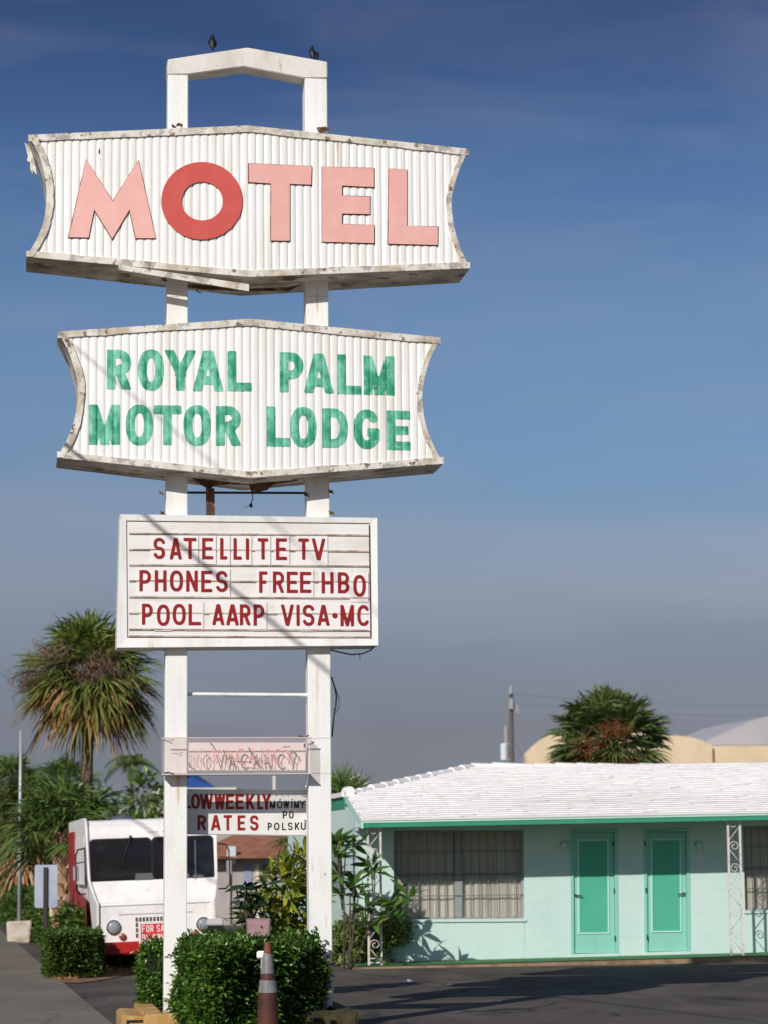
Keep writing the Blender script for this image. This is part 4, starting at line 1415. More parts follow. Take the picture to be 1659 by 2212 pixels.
m_core = mat('hedge twigs', lin(34, 34, 18), .95, var=[(lin(20, 22, 12), 12, .45, .6, 1, (1, 1, 1))])
m_bark = mat('palm trunk', lin(112, 94, 80), .95, var=[(lin(76, 60, 50), 8, .42, .6, 1, (1, 1, 5)), (lin(140, 122, 104), 20, .6, .7, .8, (1, 1, 2))], bump=.8, bscale=25)
m_boot = mat('palm boots', lin(104, 70, 50), .9, var=[(lin(66, 44, 32), 14, .42, .58, 1, (1, 1, 1))], bump=.8, bscale=30)
m_stem = mat('grey stems', lin(92, 84, 72), .85, var=[(lin(60, 54, 46), 10, .45, .6, 1, (1, 1, 1))])

def leaves(C, D, L, Wd, fold=.25, curl=.15):
    """diamond leaves: C base points (n,3), D directions (n,3), L lengths, Wd widths -> verts, quads (2 per leaf)"""
    n = len(C)
    D = D / np.linalg.norm(D, axis=1, keepdims=True)
    up = rng.normal(size=(n, 3)) * .5 + np.array([0, 0, 1.0])
    s_ = np.cross(D, up)
    s_ /= np.linalg.norm(s_, axis=1, keepdims=True) + 1e-9
    nrm = np.cross(s_, D)
    L, Wd = L[:, None], Wd[:, None]
    b = C
    q1 = C + D * L * .38 + s_ * Wd * .5 + nrm * Wd * fold
    q2 = C + D * L * .38 - s_ * Wd * .5 + nrm * Wd * fold
    mdl = C + D * L * .5
    e1 = C + D * L * .74 + s_ * Wd * .36 + nrm * (Wd * fold * .8 - L * curl * .5)
    e2 = C + D * L * .74 - s_ * Wd * .36 + nrm * (Wd * fold * .8 - L * curl * .5)
    tip = C + D * L - nrm * L * curl
    V = np.stack([b, q1, mdl, q2, e1, tip, e2], 1).reshape(-1, 3)
    k = np.arange(n)[:, None] * 7
    Fq = np.stack([k + np.array([0, 1, 2, 3]), k + np.array([2, 1, 4, 5]), k + np.array([2, 5, 6, 3])], 1).reshape(-1, 4)
    return V, Fq

def hedge(name, label, poly, z0, z1_, dens, ll, mt, group=None, cat='hedge', rough=.10, seed=1):
    """clipped hedge over a ground polygon (list of (x,y), ccw): leaves on a lumpy box surface and a twiggy core"""
    r_ = np.random.default_rng(seed)
    cx, cy_ = np.mean([p[0] for p in poly]), np.mean([p[1] for p in poly])
    t = thing(name, label, cat, (cx, cy_, 0), 0, group)
    P = [(x - cx, y - cy_) for x, y in poly]
    mb = MB()
    k = .86
    n = len(P)
    ins = [(x * k, y * k) for x, y in P]
    zt = z0 + (z1_ - z0) * .84
    mb.add([(x, y, max(0.0, z0 - .15)) for x, y in ins] + [(x, y, zt) for x, y in ins], [tuple(range(n)), tuple(range(n, 2 * n))] + [(i, (i + 1) % n, (i + 1) % n + n, i + n) for i in range(n)])
    obj('twig_core', mb, m_core, t)
    Cs, Ds = [], []
    H = z1_ - z0
    for i in range(n):
        a_, b_ = np.array(P[i]), np.array(P[(i + 1) % n])
        ln = np.linalg.norm(b_ - a_)
        nn = np.array([(b_ - a_)[1], -(b_ - a_)[0]]) / ln
        m_ = int(ln * H * dens)
        u_ = r_.random(m_); vz = r_.random(m_)
        p2 = a_ + (b_ - a_) * u_[:, None]
        z = z0 + H * vz
        lump = rough * (np.sin(u_ * ln * 5 + i) * np.sin(z * 6 + i * 2) * .6 + .45 * np.sin(u_ * ln * 13 + z * 9 + i) * np.sin(z * 17 + u_ * ln * 4) + r_.normal(size=m_) * .32)
        inn = -np.abs(r_.normal(size=m_)) * .05 + lump - .01 - .03 * (vz > .94)
        p2 = p2 + nn * inn[:, None]
        Cs.append(np.column_stack([p2, z]))
        Ds.append(np.column_stack([np.tile(nn, (m_, 1)) * 1.0, np.full(m_, .25)]) + r_.normal(size=(m_, 3)) * .62)
    xs_, ys_ = [p[0] for p in P], [p[1] for p in P]
    m_ = int((max(xs_) - min(xs_)) * (max(ys_) - min(ys_)) * dens * 1.3)
    px = r_.uniform(min(xs_), max(xs_), m_); py = r_.uniform(min(ys_), max(ys_), m_)
    ok = np.ones(m_, bool)
    for i in range(n):
        (ax, ay), (bx_, by_) = P[i], P[(i + 1) % n]
        ok &= ((bx_ - ax) * (py - ay) - (by_ - ay) * (px - ax)) > 0
    px, py = px[ok], py[ok]
    m_ = len(px)
    z = z1_ + rough * (.4 * np.sin(px * 6) * np.sin(py * 5) + .5 * r_.normal(size=m_)) - .03
    Cs.append(np.column_stack([px, py, z]))
    Ds.append(np.column_stack([np.zeros((m_, 2)), np.ones(m_)]) + r_.normal(size=(m_, 3)) * .65)
    C, D = np.vstack(Cs), np.vstack(Ds)
    C[:, 2] = np.maximum(C[:, 2], .02)
    V, Fq = leaves(C, D, ll * r_.uniform(.6, 1.25, len(C)), ll * .5 * r_.uniform(.7, 1.2, len(C)))
    npobj('foliage', V, Fq, mt, t)
    # stray sprigs standing out of the clipped face
    return t

def fan_frond(r_, base, d, pet, Rf, nl=22, droop=.5, spread=115, wdt=.05, dead=False):
    """costapalmate fan: petiole + radiating strips; returns verts, quads"""
    d = np.array(d, float); d /= np.linalg.norm(d)
    upv = np.array([0, 0, 1.0])
    s_ = np.cross(d, upv)
    if np.linalg.norm(s_) < .1:
        s_ = np.cross(d, np.array([1.0, 0, 0]))
    s_ /= np.linalg.norm(s_)
    roll = r_.normal() * .35
    nrm = np.cross(s_, d)
    s_, nrm = s_ * math.cos(roll) + nrm * math.sin(roll), nrm * math.cos(roll) - s_ * math.sin(roll)
    V, Fq = [], []
    def strip(pts, wds, side):
        k = len(V)
        for p, w_ in zip(pts, wds):
            V.append(p - side * w_ * .5); V.append(p + side * w_ * .5)
        for i in range(len(pts) - 1):
            Fq.append((k + 2 * i, k + 2 * i + 1, k + 2 * i + 3, k + 2 * i + 2))
    hub = base + d * pet - upv * pet * pet * .12
    mid = base + d * pet * .5
    strip([base, mid, hub], [.05, .035, .03], s_)
    strip([base, mid, hub], [.03, .03, .03], nrm)
    for i in range(nl):
        ph = R(-spread + 2 * spread * (i + .5) / nl) + r_.normal() * .03
        ld_ = d * math.cos(ph) + s_ * math.sin(ph) + nrm * (.28 * abs(math.sin(ph)) - .06 + r_.normal() * .05)
        ld_ /= np.linalg.norm(ld_)
        ln = Rf * (.72 + .28 * math.cos(ph * .7)) * r_.uniform(.88, 1.08)
        side = np.cross(ld_, nrm); side /= np.linalg.norm(side) + 1e-9
        tw = r_.normal() * .5
        side = side * math.cos(tw) + nrm * math.sin(tw)
        dr = droop * r_.uniform(.6, 1.4)
        p = [hub + ld_ * ln * t - upv * ln * dr * t ** 2.4 for t in (0, .3, .6, .85, 1.0)]
        strip(p, [wdt * .25, wdt * .85, wdt * .8, wdt * .42, wdt * .06], side)
    return V, Fq

def palm(name, label, top, base, crown_r, n, mt_green, group=None, dead_n=8, yellow_n=4, seed=3, trunk_r=.16, boots=False, flowers=0, flow_mt=None, el=(85, -20), droop=.5, nl=20, dead_el=(-30, -75), split=(.48, .56), wd=.036, fl_az=(3.3, 6.1)):
    r_ = np.random.default_rng(seed)
    top, base = Vector(top), Vector(base)
    t = thing(name, label, 'palm tree', base, 0, group)
    tp = np.array(top - base)
    mb = MB()
    k = 9
    pts = [Vector((math.sin(i * .9) * .03, 0, 0)) + Vector(tp) * (i / k) for i in range(k + 1)]
    mb.tube(pts, [trunk_r * (1.25 - .3 * min(1, i / 3)) * (1 + .05 * math.sin(i * 2.1)) for i in range(k + 1)], 12)
    trunk = obj('trunk', mb, m_boot if boots else m_bark, t, smooth='all')
    if boots:
        mb = MB()
        h = tp[2]
        z = .05
        i = 0
        while z < h - .05:
            for j in range(5):
                a_ = 2 * math.pi * (j + .5 * (i % 2)) / 5 + r_.normal() * .12
                rr = trunk_r * .92
                b_ = Vector((math.cos(a_) * rr, math.sin(a_) * rr, z))
                o_ = Vector((math.cos(a_), math.sin(a_), 0))
                s_ = Vector((-math.sin(a_), math.cos(a_), 0))
                wv = .075 + r_.random() * .02
                tipv = b_ + o_ * (.09 + r_.random() * .06) + Vector((0, 0, .17 + r_.random() * .05))
                mb.add([b_ - s_ * wv, b_ + s_ * wv, tipv + s_ * wv * .55, tipv - s_ * wv * .55, b_ - s_ * wv - o_ * .02 + Vector((0, 0, .1)), b_ + s_ * wv - o_ * .02 + Vector((0, 0, .1))], [(0, 1, 2, 3), (4, 3, 2, 5), (0, 3, 4), (1, 5, 2)])
            z += .12
            i += 1
        obj('leaf_boot', mb, mat('leaf boot fibre', lin(178, 138, 102), .9, island=[lin(150, 108, 78), lin(206, 170, 138), lin(120, 84, 62), lin(216, 184, 156), lin(176, 134, 104)]), trunk)
    def crown(nm, cnt, e0, e1, mt, pet, Rf, dr, wdt=.055, az0=0.0):
        VV, FF = [], []
        for i in range(cnt):
            fr = (i + .5) / cnt
            e_ = R(e0 + (e1 - e0) * fr + r_.normal() * 7)
            a_ = i * 2.39996 + r_.normal() * .2 + az0
            d = (math.cos(a_) * math.cos(e_), math.sin(a_) * math.cos(e_), math.sin(e_))
            v_, f_ = fan_frond(r_, tp + np.array([0, 0, r_.normal() * .06]), d, pet * r_.uniform(.8, 1.15), Rf * r_.uniform(.85, 1.12), nl, dr, wdt=wdt)
            k_ = len(VV)
            VV += v_
            FF += [tuple(q + k_ for q in f) for f in f_]
        return npobj(nm, np.array(VV), np.array(FF), mt, t)
    pet, Rf = crown_r * split[0], crown_r * split[1]
    crown('crown', n, el[0], el[1], mt_green, pet, Rf, droop, crown_r * wd)
    if yellow_n:
        crown('yellowing_fronds', yellow_n, -10, -45, lf_dead2, pet, Rf * .95, droop * 1.5, crown_r * .036, 1.0)
    if dead_n:
        crown('dead_fronds', dead_n, dead_el[0], dead_el[1], lf_dead, pet * .9, Rf * .82, droop * 1.5, crown_r * .034, .4)
    if flowers:
        VV, FF = [], []
        for i in range(flowers):
            a_ = fl_az[0] + (fl_az[1] - fl_az[0]) * (i + .5) / flowers + r_.normal() * .1
            e_ = R(r_.uniform(-25, 30))
            d = np.array([math.cos(a_) * math.cos(e_), math.sin(a_) * math.cos(e_), math.sin(e_)])
            c = tp + d * crown_r * r_.uniform(.5, .85)
            m_ = 420
            for _ in range(m_):
                p = c + r_.normal(size=3) * crown_r * .10 * np.array([1.2, 1.2, .8])
                q = p + (r_.normal(size=3) * .8 + np.array([0, 0, -.5]) + d * .5) * crown_r * .055
                s_ = r_.normal(size=3); s_ *= .006 / np.linalg.norm(s_)
                k_ = len(VV)
                VV += [p - s_, p + s_, q + s_, q - s_]
                FF.append((k_, k_ + 1, k_ + 2, k_ + 3))
        npobj('flower_stalks', np.array(VV), np.array(FF), flow_mt or lf_flow, t)
    return t

# ================================================================ NEAR HEDGES, PLANTER, CONE, LAMPS
def rectG(x0, x1, y0, y1, rot=0.0):
    cx, cy_ = (x0 + x1) / 2, (y0 + y1) / 2
    out = []
    for x, y in ((x0, y0), (x1, y0), (x1, y1), (x0, y1)):
        dx, dy = x - cx, y - cy_
        out.append((cx + dx * math.cos(rot) - dy * math.sin(rot), cy_ + dx * math.sin(rot) + dy * math.cos(rot)))
    return out
# planter: a low concrete box round the posts
m_yel = mat('yellow curb paint', lin(176, 132, 64), .7, var=[(lin(196, 164, 108), 4, .45, .6, .9, (1, 1, .6)), (lin(160, 140, 112), 3.0, .56, .62, 1, (1, 1, 1))], bump=.3, bscale=40)
m_moss = mat('mossy concrete', lin(74, 64, 46), .95, var=[(lin(46, 44, 22), 6, .42, .58, 1, (1, 1, 1)), (lin(92, 80, 44), 14, .58, .66, .8, (1, 1, 1))], bump=.5, bscale=30)
m_soil = mat('planter soil', lin(58, 42, 30), .95, var=[(lin(96, 70, 46), 12, .5, .65, .9, (1, 1, 1))], bump=.8, bscale=40)
PLF = Frame((-1.3, 26.5, 0), R(8))
pa_, pb_ = PLF.pt(312, 2176, 0), PLF.pt(775, 2181, 0)
planter = thing('planter', 'low concrete planter with yellow painted end under the pylon sign', 'planter', PLF.o, PLF.th)
zt_ = .235
xa, xb = pa_[0], pb_[0]
xy_ = xa + .40
mb = MB(); mb.box(xa, xy_, 0, .2, -.02, zt_); mb.box(xa, xa + .2, .2, 2.3, -.02, zt_)
obj('painted_wall', mb, m_yel, planter, bevel=.015)
mb = MB(); mb.box(xy_ + .002, xb, .005, .2, -.02, zt_ - .004); mb.box(xb - .2, xb, .2, 2.3, -.02, zt_ - .004); mb.box(xa + .2, xb - .2, 2.1, 2.3, -.02, zt_ - .004)
obj('planter_wall', mb, m_moss, planter, bevel=.02)
mb = MB(); mb.add([(xa + .19, .19, .17), (xb - .19, .19, .17), (xb - .19, 2.11, .17), (xa + .19, 2.11, .17)], [(0, 1, 2, 3)])
obj('soil', mb, m_soil, planter)
# wheel stop left of the planter
q = PLF.pt(264, 2184, .25)
st = thing('wheel_stop', 'yellow concrete wheel stop beside the planter corner', 'wheel stop', PLF.o + PLF.a * q[0] + PLF.b * .30, PLF.th)
mb = MB(); mb.prism([(0, 0), (.30, 0), (.30, .19), (.06, .205), (0, .19)], -.02, 1.5)
b_ = obj('concrete_bar', mb, m_yel, st, bevel=.02)
mb = MB(); mb.box(.05, .30, -.028, -.020, .14, .165); mb.box(.05, .075, -.028, -.020, .0, .14)
obj('drain_slot', mb, m_black, st)

def hp(u, Y): return (atY(u, 2100, Y).x, Y)
hedge('hedge', 'glossy green clipped hedge in front of the sign posts behind the cone', [hp(396, 26.9), hp(388, 26.3), hp(455, 25.2), hp(590, 26.05), hp(690, 26.95), hp(690, 27.4), hp(408, 27.4)], .10, .90, 3400, .062, lf_hedge, None, seed=11, rough=.105)
hedge('hedge', 'narrow green hedge just left of the left sign post', [hp(308, 28.6), hp(350, 28.2), hp(380, 28.3), hp(400, 29.2), hp(312, 29.3)], .15, .83, 2200, .065, lf_hedge, None, seed=12, rough=.09)

# traffic cone
pc = G(580, 2256)
cone = thing('traffic_cone', 'tall faded brown traffic cone with two grey bands before the hedge', 'traffic cone', (pc.x, pc.y, 0), .2)
sc_ = pc.y / F
zz = lambda v: CAM.z - (v - 1864.5) * sc_
rr = lambda px: px * sc_ / 2
m_cone = mat('faded cone rubber', lin(80, 43, 35), .7, var=[(lin(62, 36, 32), 5, .45, .65, .9, (1, 1, 1)), (lin(136, 84, 64), 14, .6, .7, .6, (1, 1, 1))])
m_tip = mat('orange cone tip', lin(116, 68, 46), .7, var=[(lin(96, 58, 42), 9, .5, .6, .8, (1, 1, 1))])
m_band = mat('worn reflective band', lin(126, 127, 128), .5, var=[(lin(108, 106, 104), 9, .45, .65, .9, (1, 1, 1)), (lin(120, 92, 80), 18, .66, .7, .9, (1, 1, 1))])
prof = [(rr(12.5), zz(2031)), (rr(14), zz(2034)), (rr(18), zz(2055)), (rr(19.5), zz(2056)), (rr(28.5), zz(2097)), (rr(28), zz(2098)), (rr(32), zz(2110)), (rr(34), zz(2111)), (rr(41.5), zz(2137)), (rr(41), zz(2138)), (rr(48), zz(2212)), (rr(54), .06)]
cut = lambda a, b: [p for p in prof[a:b]]
mb = MB(); mb.lathe(cut(4, 7)[1:] , 28); mb.lathe(cut(9, 12), 28); mb.box(-.2, .2, -.2, .2, 0, .045)
body = obj('cone_body', mb, m_cone, cone, smooth=True)
mb = MB(); mb.lathe(cut(0, 3), 28)
obj('cone_tip', mb, m_tip, cone, smooth=True)
for a_, b_ in ((3, 5), (7, 9)):
    mb = MB(); mb.lathe(cut(a_, b_), 28)
    obj('reflective_band', mb, m_band, cone, smooth=True)

# flood lamps aimed at the sign
def flood(label, u0, u1, v0, v1, Y, mt, tilt, rz):
    p, q = atY(u0, v1, Y), atY(u1, v0, Y)
    wd, ht = q.x - p.x, q.z - p.z
    t = thing('flood_lamp', label, 'flood lamp', ((p.x + q.x) / 2, Y, 0), rz)
    mb = MB()
    prof = [(-ht * .5, -.02), (-ht * .42, -.1), (ht * .42, -.1), (ht * .5, -.02), (ht * .5, .10), (-ht * .5, .10)]
    zc = (p.z + q.z) / 2
    n = len(prof)
    ct, st_ = math.cos(tilt), math.sin(tilt)
    vs = []
    for sx, k in ((-1, .86), (1, .86)):
        for dz, dy in prof:
            kk = 1.0 if dy > -.05 else .88
            vs.append((sx * wd / 2 * kk, dy * ct - dz * st_, zc + dz * ct + dy * st_))
    mb.add(vs, [tuple(range(n)), tuple(range(2 * n - 1, n - 1, -1))] + [(i, i + n, (i + 1) % n + n, (i + 1) % n) for i in range(n)])
    h = obj('lamp_housing', mb, mt, t, bevel=.008)
    mb = MB(); mb.tube([(0, .02, .15), (0, .02, zc - ht * .4)], .018, 8)
    mb.tube([(-wd * .3, 0, zc - ht * .45), (wd * .3, 0, zc - ht * .45)], .010, 6)
    obj('stem', mb, m_rustbrown, t)
    mb = MB(); mb.box(-wd * .42, wd * .42, .105, .112, zc - ht * .4, zc + ht * .4)
    return t, zc, ht
m_fl1 = mat('mauve lamp metal', lin(168, 134, 134), .55, var=[(lin(140, 108, 108), 8, .45, .65, .8, (1, 1, 1)), (lin(80, 52, 44), 20, .68, .72, .9, (1, 1, 1))])
m_fl2 = mat('grey lamp metal', lin(178, 174, 172), .5)
flood('mauve flood lamp on a stem above the hedge near the cone tip', 533, 586, 1986, 2023, 26.6, m_fl1, .12, .05)
flood('grey flood lamp on a stem above the hedge beside the left post', 446, 484, 1991, 2010, 27.0, m_fl2, -.5, .1)
pj = atY(567, 2062, 25.45)
jb = thing('junction_box', 'small white electrical box in the hedge below the mauve lamp', 'box', (pj.x, pj.y, 0))
mb = MB(); mb.box(-.05, .05, -.03, .03, pj.z - .035, pj.z + .035); obj('box_body', mb, m_post, jb, bevel=.01)
mb = MB(); mb.tube([(0, 0, .1), (0, 0, pj.z - .035)], .012, 8); obj('conduit', mb, m_fl2, jb)

# scrap of paper on the lot
pp = G(880, 2122, .004)
mb = MB(); mb.add([(-.09, -.06, .01), (.07, -.09, .004), (.10, .05, .02), (0, .02, .045), (-.08, .07, .006)], [(0, 1, 3), (1, 2, 3), (2, 4, 3), (4, 0, 3)])
o = obj('paper_scrap', mb, mat('litter white', lin(214, 210, 200), .8)); o.location = pp
tag(o, 'crumpled white paper scrap lying on the asphalt', 'litter', 'litter on the asphalt')
for u, v, s_ in ((970, 2128, .5), (1076, 2163, .35), (860, 2080, .6)):
    c = o.copy(); COL.objects.link(c); c.location = G(u, v, .004); c.scale = (s_, s_, s_); c['label'] = {970: 'small pale litter bit right of the crumpled paper scrap', 1076: 'tiny pale litter bit in the post shadows on asphalt', 860: 'pale litter bit at the foot of the low shrub by the walkway'}[u]

# ================================================================ TRUCK
TY = 42.5
pf = atY(341, 2095, TY)
TR = Frame((pf.x, TY, 0), R(10))
truck = thing('delivery_truck', 'old white step van with red bumper and red sides for sale', 'truck', TR.o, TR.th)
truck.rotation_euler = (0, -.028, TR.th)
m_tw = mat('chalky white truck paint', lin(238, 233, 228), .45, var=[(lin(212, 202, 198), 1.2, .42, .7, .8, (1, 1, .6)), (lin(196, 188, 182), 5, .58, .72, .5, (1.5, 1.5, .4)), (lin(170, 110, 70), 12, .68, .74, .8, (1.5, 1, .4))], bump=.12, bscale=4)
m_tr = mat('faded red truck paint', lin(156, 40, 38), .45, var=[(lin(134, 34, 36), 2.5, .45, .7, .8, (1, 1, 1))])
m_bump = mat('bumper red', lin(176, 34, 30), .4)
m_rub = mat('black rubber', lin(22, 22, 22), .7)
m_tglass = mat('dark windscreen', lin(30, 29, 31), .06, spec=.6, var=[(lin(52, 54, 54), 1.6, .5, .7, .7, (1, 1, 1.5))])
HW, ZT = 1.075, 2.46
prof = [(0.0, .42), (0.0, 1.10), (.05, 1.15), (.34, 1.42), (.40, 1.50), (.52, 2.18), (.55, 2.30), (.66, 2.42), (.86, 2.47), (5.3, 2.47), (5.4, 2.40), (5.4, .42)]
mb = MB()
def taper(y): return .90 + .10 * min(1, y / .40)
n = len(prof)
vs = [(-HW * taper(y), y, z) for y, z in prof] + [(HW * taper(y), y, z) for y, z in prof]
mb.add(vs, [tuple(range(n))[::-1], tuple(range(n, 2 * n))] + [(i, i + n, (i + 1) % n + n, (i + 1) % n) for i in range(n)])
tb = obj('body', mb, m_tw, truck, smooth=True, bevel=.05)
def TP(X, Y, y):                       # photo point -> truck x, z at local depth y
    x, z = TR.pt(*z6(X, Y), y)
    return x + .028 * z, z - .028 * x
def wy(z): return .40 + (.52 - .40) * (z - 1.50) / (2.18 - 1.50)
def rrect(x0, x1, z0, z1_, r_, n=5):
    out = []
    for cx, cz, a0 in ((x1 - r_, z1_ - r_, 0), (x0 + r_, z1_ - r_, 90), (x0 + r_, z0 + r_, 180), (x1 - r_, z0 + r_, 270)):
        for i in range(n + 1):
            a_ = R(a0 + 90 * i / n)
            out.append((cx + r_ * math.cos(a_), cz + r_ * math.sin(a_)))
    return out
xl, z_t = TP(628, 424, .44); xm, z_b = TP(1052, 714, .44)
ww = xm - xl
for x0 in (xl, -xl - ww):
    mb = MB()
    P = rrect(x0 - .025, x0 + ww + .025, z_b - .025, z_t + .025, .09)
    k = len(P)
    vs = [(x, wy(z) - .012, z) for x, z in P] + [(x, wy(z) + .02, z) for x, z in P]
    mb.add(vs, [tuple(range(k))[::-1]] + [(i, (i + 1) % k, (i + 1) % k + k, i + k) for i in range(k)])
    g = obj('windscreen', mb, m_rub, truck)
    mb = MB()
    P = rrect(x0, x0 + ww, z_b, z_t, .08)
    vs = [(x, wy(z) - .016, z) for x, z in P]
    mb.add(vs, [tuple(range(len(P)))[::-1]])
    obj('glass', mb, m_tglass, g)
mb = MB()
mb.tube([(.70, wy(z_b) - .019, z_b + .03), (.72, wy(z_t) - .019, z_t - .05)], .012, 6)
obj('grab_pole', mb, mat('dim pole grey', lin(88, 92, 92), .5), truck)
# dashboard litter seen through the glass, on the inside edge: pale papers on the sill
mb = MB()
for x0, x1, z0, z1_ in ((.42, .62, z_b + .02, z_b + .13), (.64, .86, z_b + .02, z_b + .10), (-.30, .02, z_b + .02, z_b + .16)):
    mb.add([(x0, wy(z0) - .019, z0), (x1, wy(z0) - .019, z0), (x1 - .03, wy(z1_) - .019, z1_), (x0 + .02, wy(z1_) - .019, z1_)], [(0, 1, 2, 3)])
pieces('dashboard_paper', mb, mat('dash papers', lin(82, 88, 86), .6), truck)
mb = MB()
a_, b_ = TP(905, 400, .5), TP(836, 600, .46)
mb.tube([(a_[0], wy(a_[1]) - .05, a_[1] + .03), (a_[0] - .01, wy(a_[1]) - .05, a_[1] - .05), (b_[0], wy(b_[1]) - .03, b_[1])], [.022, .014, .006], 6)
obj('wiper', mb, m_rub, truck)
m_chrome = mat('tarnished chrome', lin(190, 190, 188), .18, metal=.9)
m_lens = mat('headlight glass', lin(150, 154, 156), .1, spec=.7)
for (X, Y, wq) in ((788, 1022, 1), (1408, 1000, 1)):
    x, z = TP(X, Y, 0)
    mb = MB()
    k = 24
    ringp = [(.118, -.001), (.118, -.03), (.098, -.045), (.088, -.030)]
    vs = [(x + r_ * math.cos(2 * math.pi * j / k), y, z + r_ * math.sin(2 * math.pi * j / k)) for r_, y in ringp for j in range(k)]
    mb.add(vs, [(i * k + j, i * k + (j + 1) % k, (i + 1) * k + (j + 1) % k, (i + 1) * k + j) for i in range(3) for j in range(k)])
    h = obj('headlight', mb, m_chrome, truck, smooth=True)
    mb = MB()
    ringp = [(.089, -.028), (.07, -.042), (.04, -.05), (.001, -.052)]
    vs = [(x + r_ * math.cos(2 * math.pi * j / k), y, z + r_ * math.sin(2 * math.pi * j / k)) for r_, y in ringp for j in range(k)]
    mb.add(vs, [(i * k + j, i * k + (j + 1) % k, (i + 1) * k + (j + 1) % k, (i + 1) * k + j) for i in range(3) for j in range(k)])
    obj('lens', mb, m_lens, h, smooth=True)
for (X, Y) in ((852, 1088), (1355, 1062)):
    x, z = TP(X, Y, 0)
    mb = MB(); mb.tube([(x, -.001, z), (x, -.03, z), (x, -.045, z)], [.06, .056, .03], 16)
    obj('marker_lamp', mb, mat('brown red lens', lin(140, 72, 56), .3), truck, smooth=True)
# grille of small slots
x0, zg1 = TP(935, 952, 0); x1, zg0 = TP(1255, 1085, 0)
mb = MB()
for j in range(4):
    for i in range(13):
        xa_ = x0 + (x1 - x0) * i / 13
        za_ = zg0 + (zg1 - zg0) * j / 4
        mb.box(xa_ + .012, xa_ + (x1 - x0) / 13 - .006, -.006, -.001, za_ + .010, za_ + (zg1 - zg0) / 4 - .008)
obj('grille', mb, mat('grille slot grey', lin(84, 80, 76), .7), truck)
mb = MB()
a_ = TP(640, 815, .2)
mb.box(-.9, .9, -.008, -.002, 1.075, 1.085); mb.box(-.93, .93, -.008, -.002, .452, .462)
for sx in (-1, 1):
    mb.box(sx * .945 - .004, sx * .945 + .004, -.007, -.002, .47, 1.07)
    for k_ in range(9):
        mb.box(sx * .91 - .006, sx * .91 + .006, -.008, -.002, .5 + k_ * .066, .512 + k_ * .066)
mb.box(-.6, .6, -.007, -.002, .93, .937)
pieces('panel_seam', mb, mat('seam shadow grey', lin(120, 112, 108), .7), truck)
# bumper
mb = MB(); mb.prism([(-1.0, .30), (.98, .30), (.98, .50), (-1.0, .50)], -.12, -.01)
obj('bumper', mb, m_bump, truck, bevel=.025, smooth=True)
# red lower side and red box behind the cab door (left side)
mb = MB()
mb.add([(-HW - .006, .62, .5), (-HW - .006, 3.55, .5), (-HW - .006, 3.55, 1.36), (-HW - .006, .62, 1.20)], [(0, 1, 2, 3)])
mb.box(-HW - .03, -HW - .002, 3.56, 5.3, .46, 2.33)
mb.box(HW + .002, HW + .03, 1.56, 5.3, .46, 2.33)
obj('side_panel', mb, m_tr, truck)
mb = MB()
mb.box(-HW - .012, -HW - .002, .80, 1.9, 1.42, 2.2)
mb.box(-HW - .012, -HW - .002, 1.95, 3.4, 1.42, 2.2)
obj('side_door', mb, m_tw, truck, bevel=.003)
mb = MB()
mb.box(-HW - .016, -HW - .013, .60, .74, 1.35, 2.05)
obj('side_window', mb, m_tglass, truck)
# mirrors on tubular brackets
for s_ in (-1, 1):
    mb = MB()
    X = s_ * (HW + .02)
    mb.tube([(X, .5, 2.02), (X + s_ * .12, .35, 2.0), (X + s_ * .16, .32, 1.9), (X + s_ * .16, .32, 1.35), (X + s_ * .10, .38, 1.28), (X, .52, 1.28)], .014, 6)
    mb.tube([(X + s_ * .16, .32, 1.78), (X + s_ * .02, .5, 1.8)], .010, 6)
    arm = obj('mirror_arm', mb, m_rub, truck)
    mb = MB(); mb.box(X + s_ * .16 - .045, X + s_ * .16 + .045, .33, .36, 1.50, 1.74)
    obj('mirror', mb, mat('mirror back', lin(150, 146, 150), .5), arm, bevel=.01)
# wheels, axle, underbody
for x in (-.86, .86):
    for y in (1.15, 4.2):
        mb = MB()
        k = 24
        mb.tube([(x - .12, y, .38), (x - .10, y, .38), (x + .10, y, .38), (x + .12, y, .38)], [.33, .38, .38, .33], k)
        t_ = obj('wheel', mb, m_rub, truck, smooth=True)
        mb = MB(); mb.tube([(x - .13, y, .38), (x + .13, y, .38)], .2, k)
        obj('rim', mb, m_tw, t_, smooth=True)
mb = MB(); mb.box(-.75, .75, .3, 5.2, .34, .44); mb.tube([(-.85, 1.15, .36), (.85, 1.15, .36)], .05, 8); mb.tube([(-.85, 4.2, .36), (.85, 4.2, .36)], .06, 8)
obj('underbody', mb, m_rub, truck)
mb = MB(); k = MB(); k.lathe([(.16, 2.46), (.18, 2.50), (.14, 2.55), (.03, 2.58)], 16, (-.35, 2.2))
obj('roof_vent', k, m_chrome, truck, smooth=True)
# faint lettering-sized maker plate strip above the windscreen is too worn to read: three small blanks
mb = MB()
for x0, x1 in ((-.05, .12), (.18, .36), (.42, .6)):
    mb.box(x0, x1, .535, .548, 2.235, 2.255)
pieces('worn_plate', mb, mat('worn plate grey', lin(168, 160, 156), .5), truck)
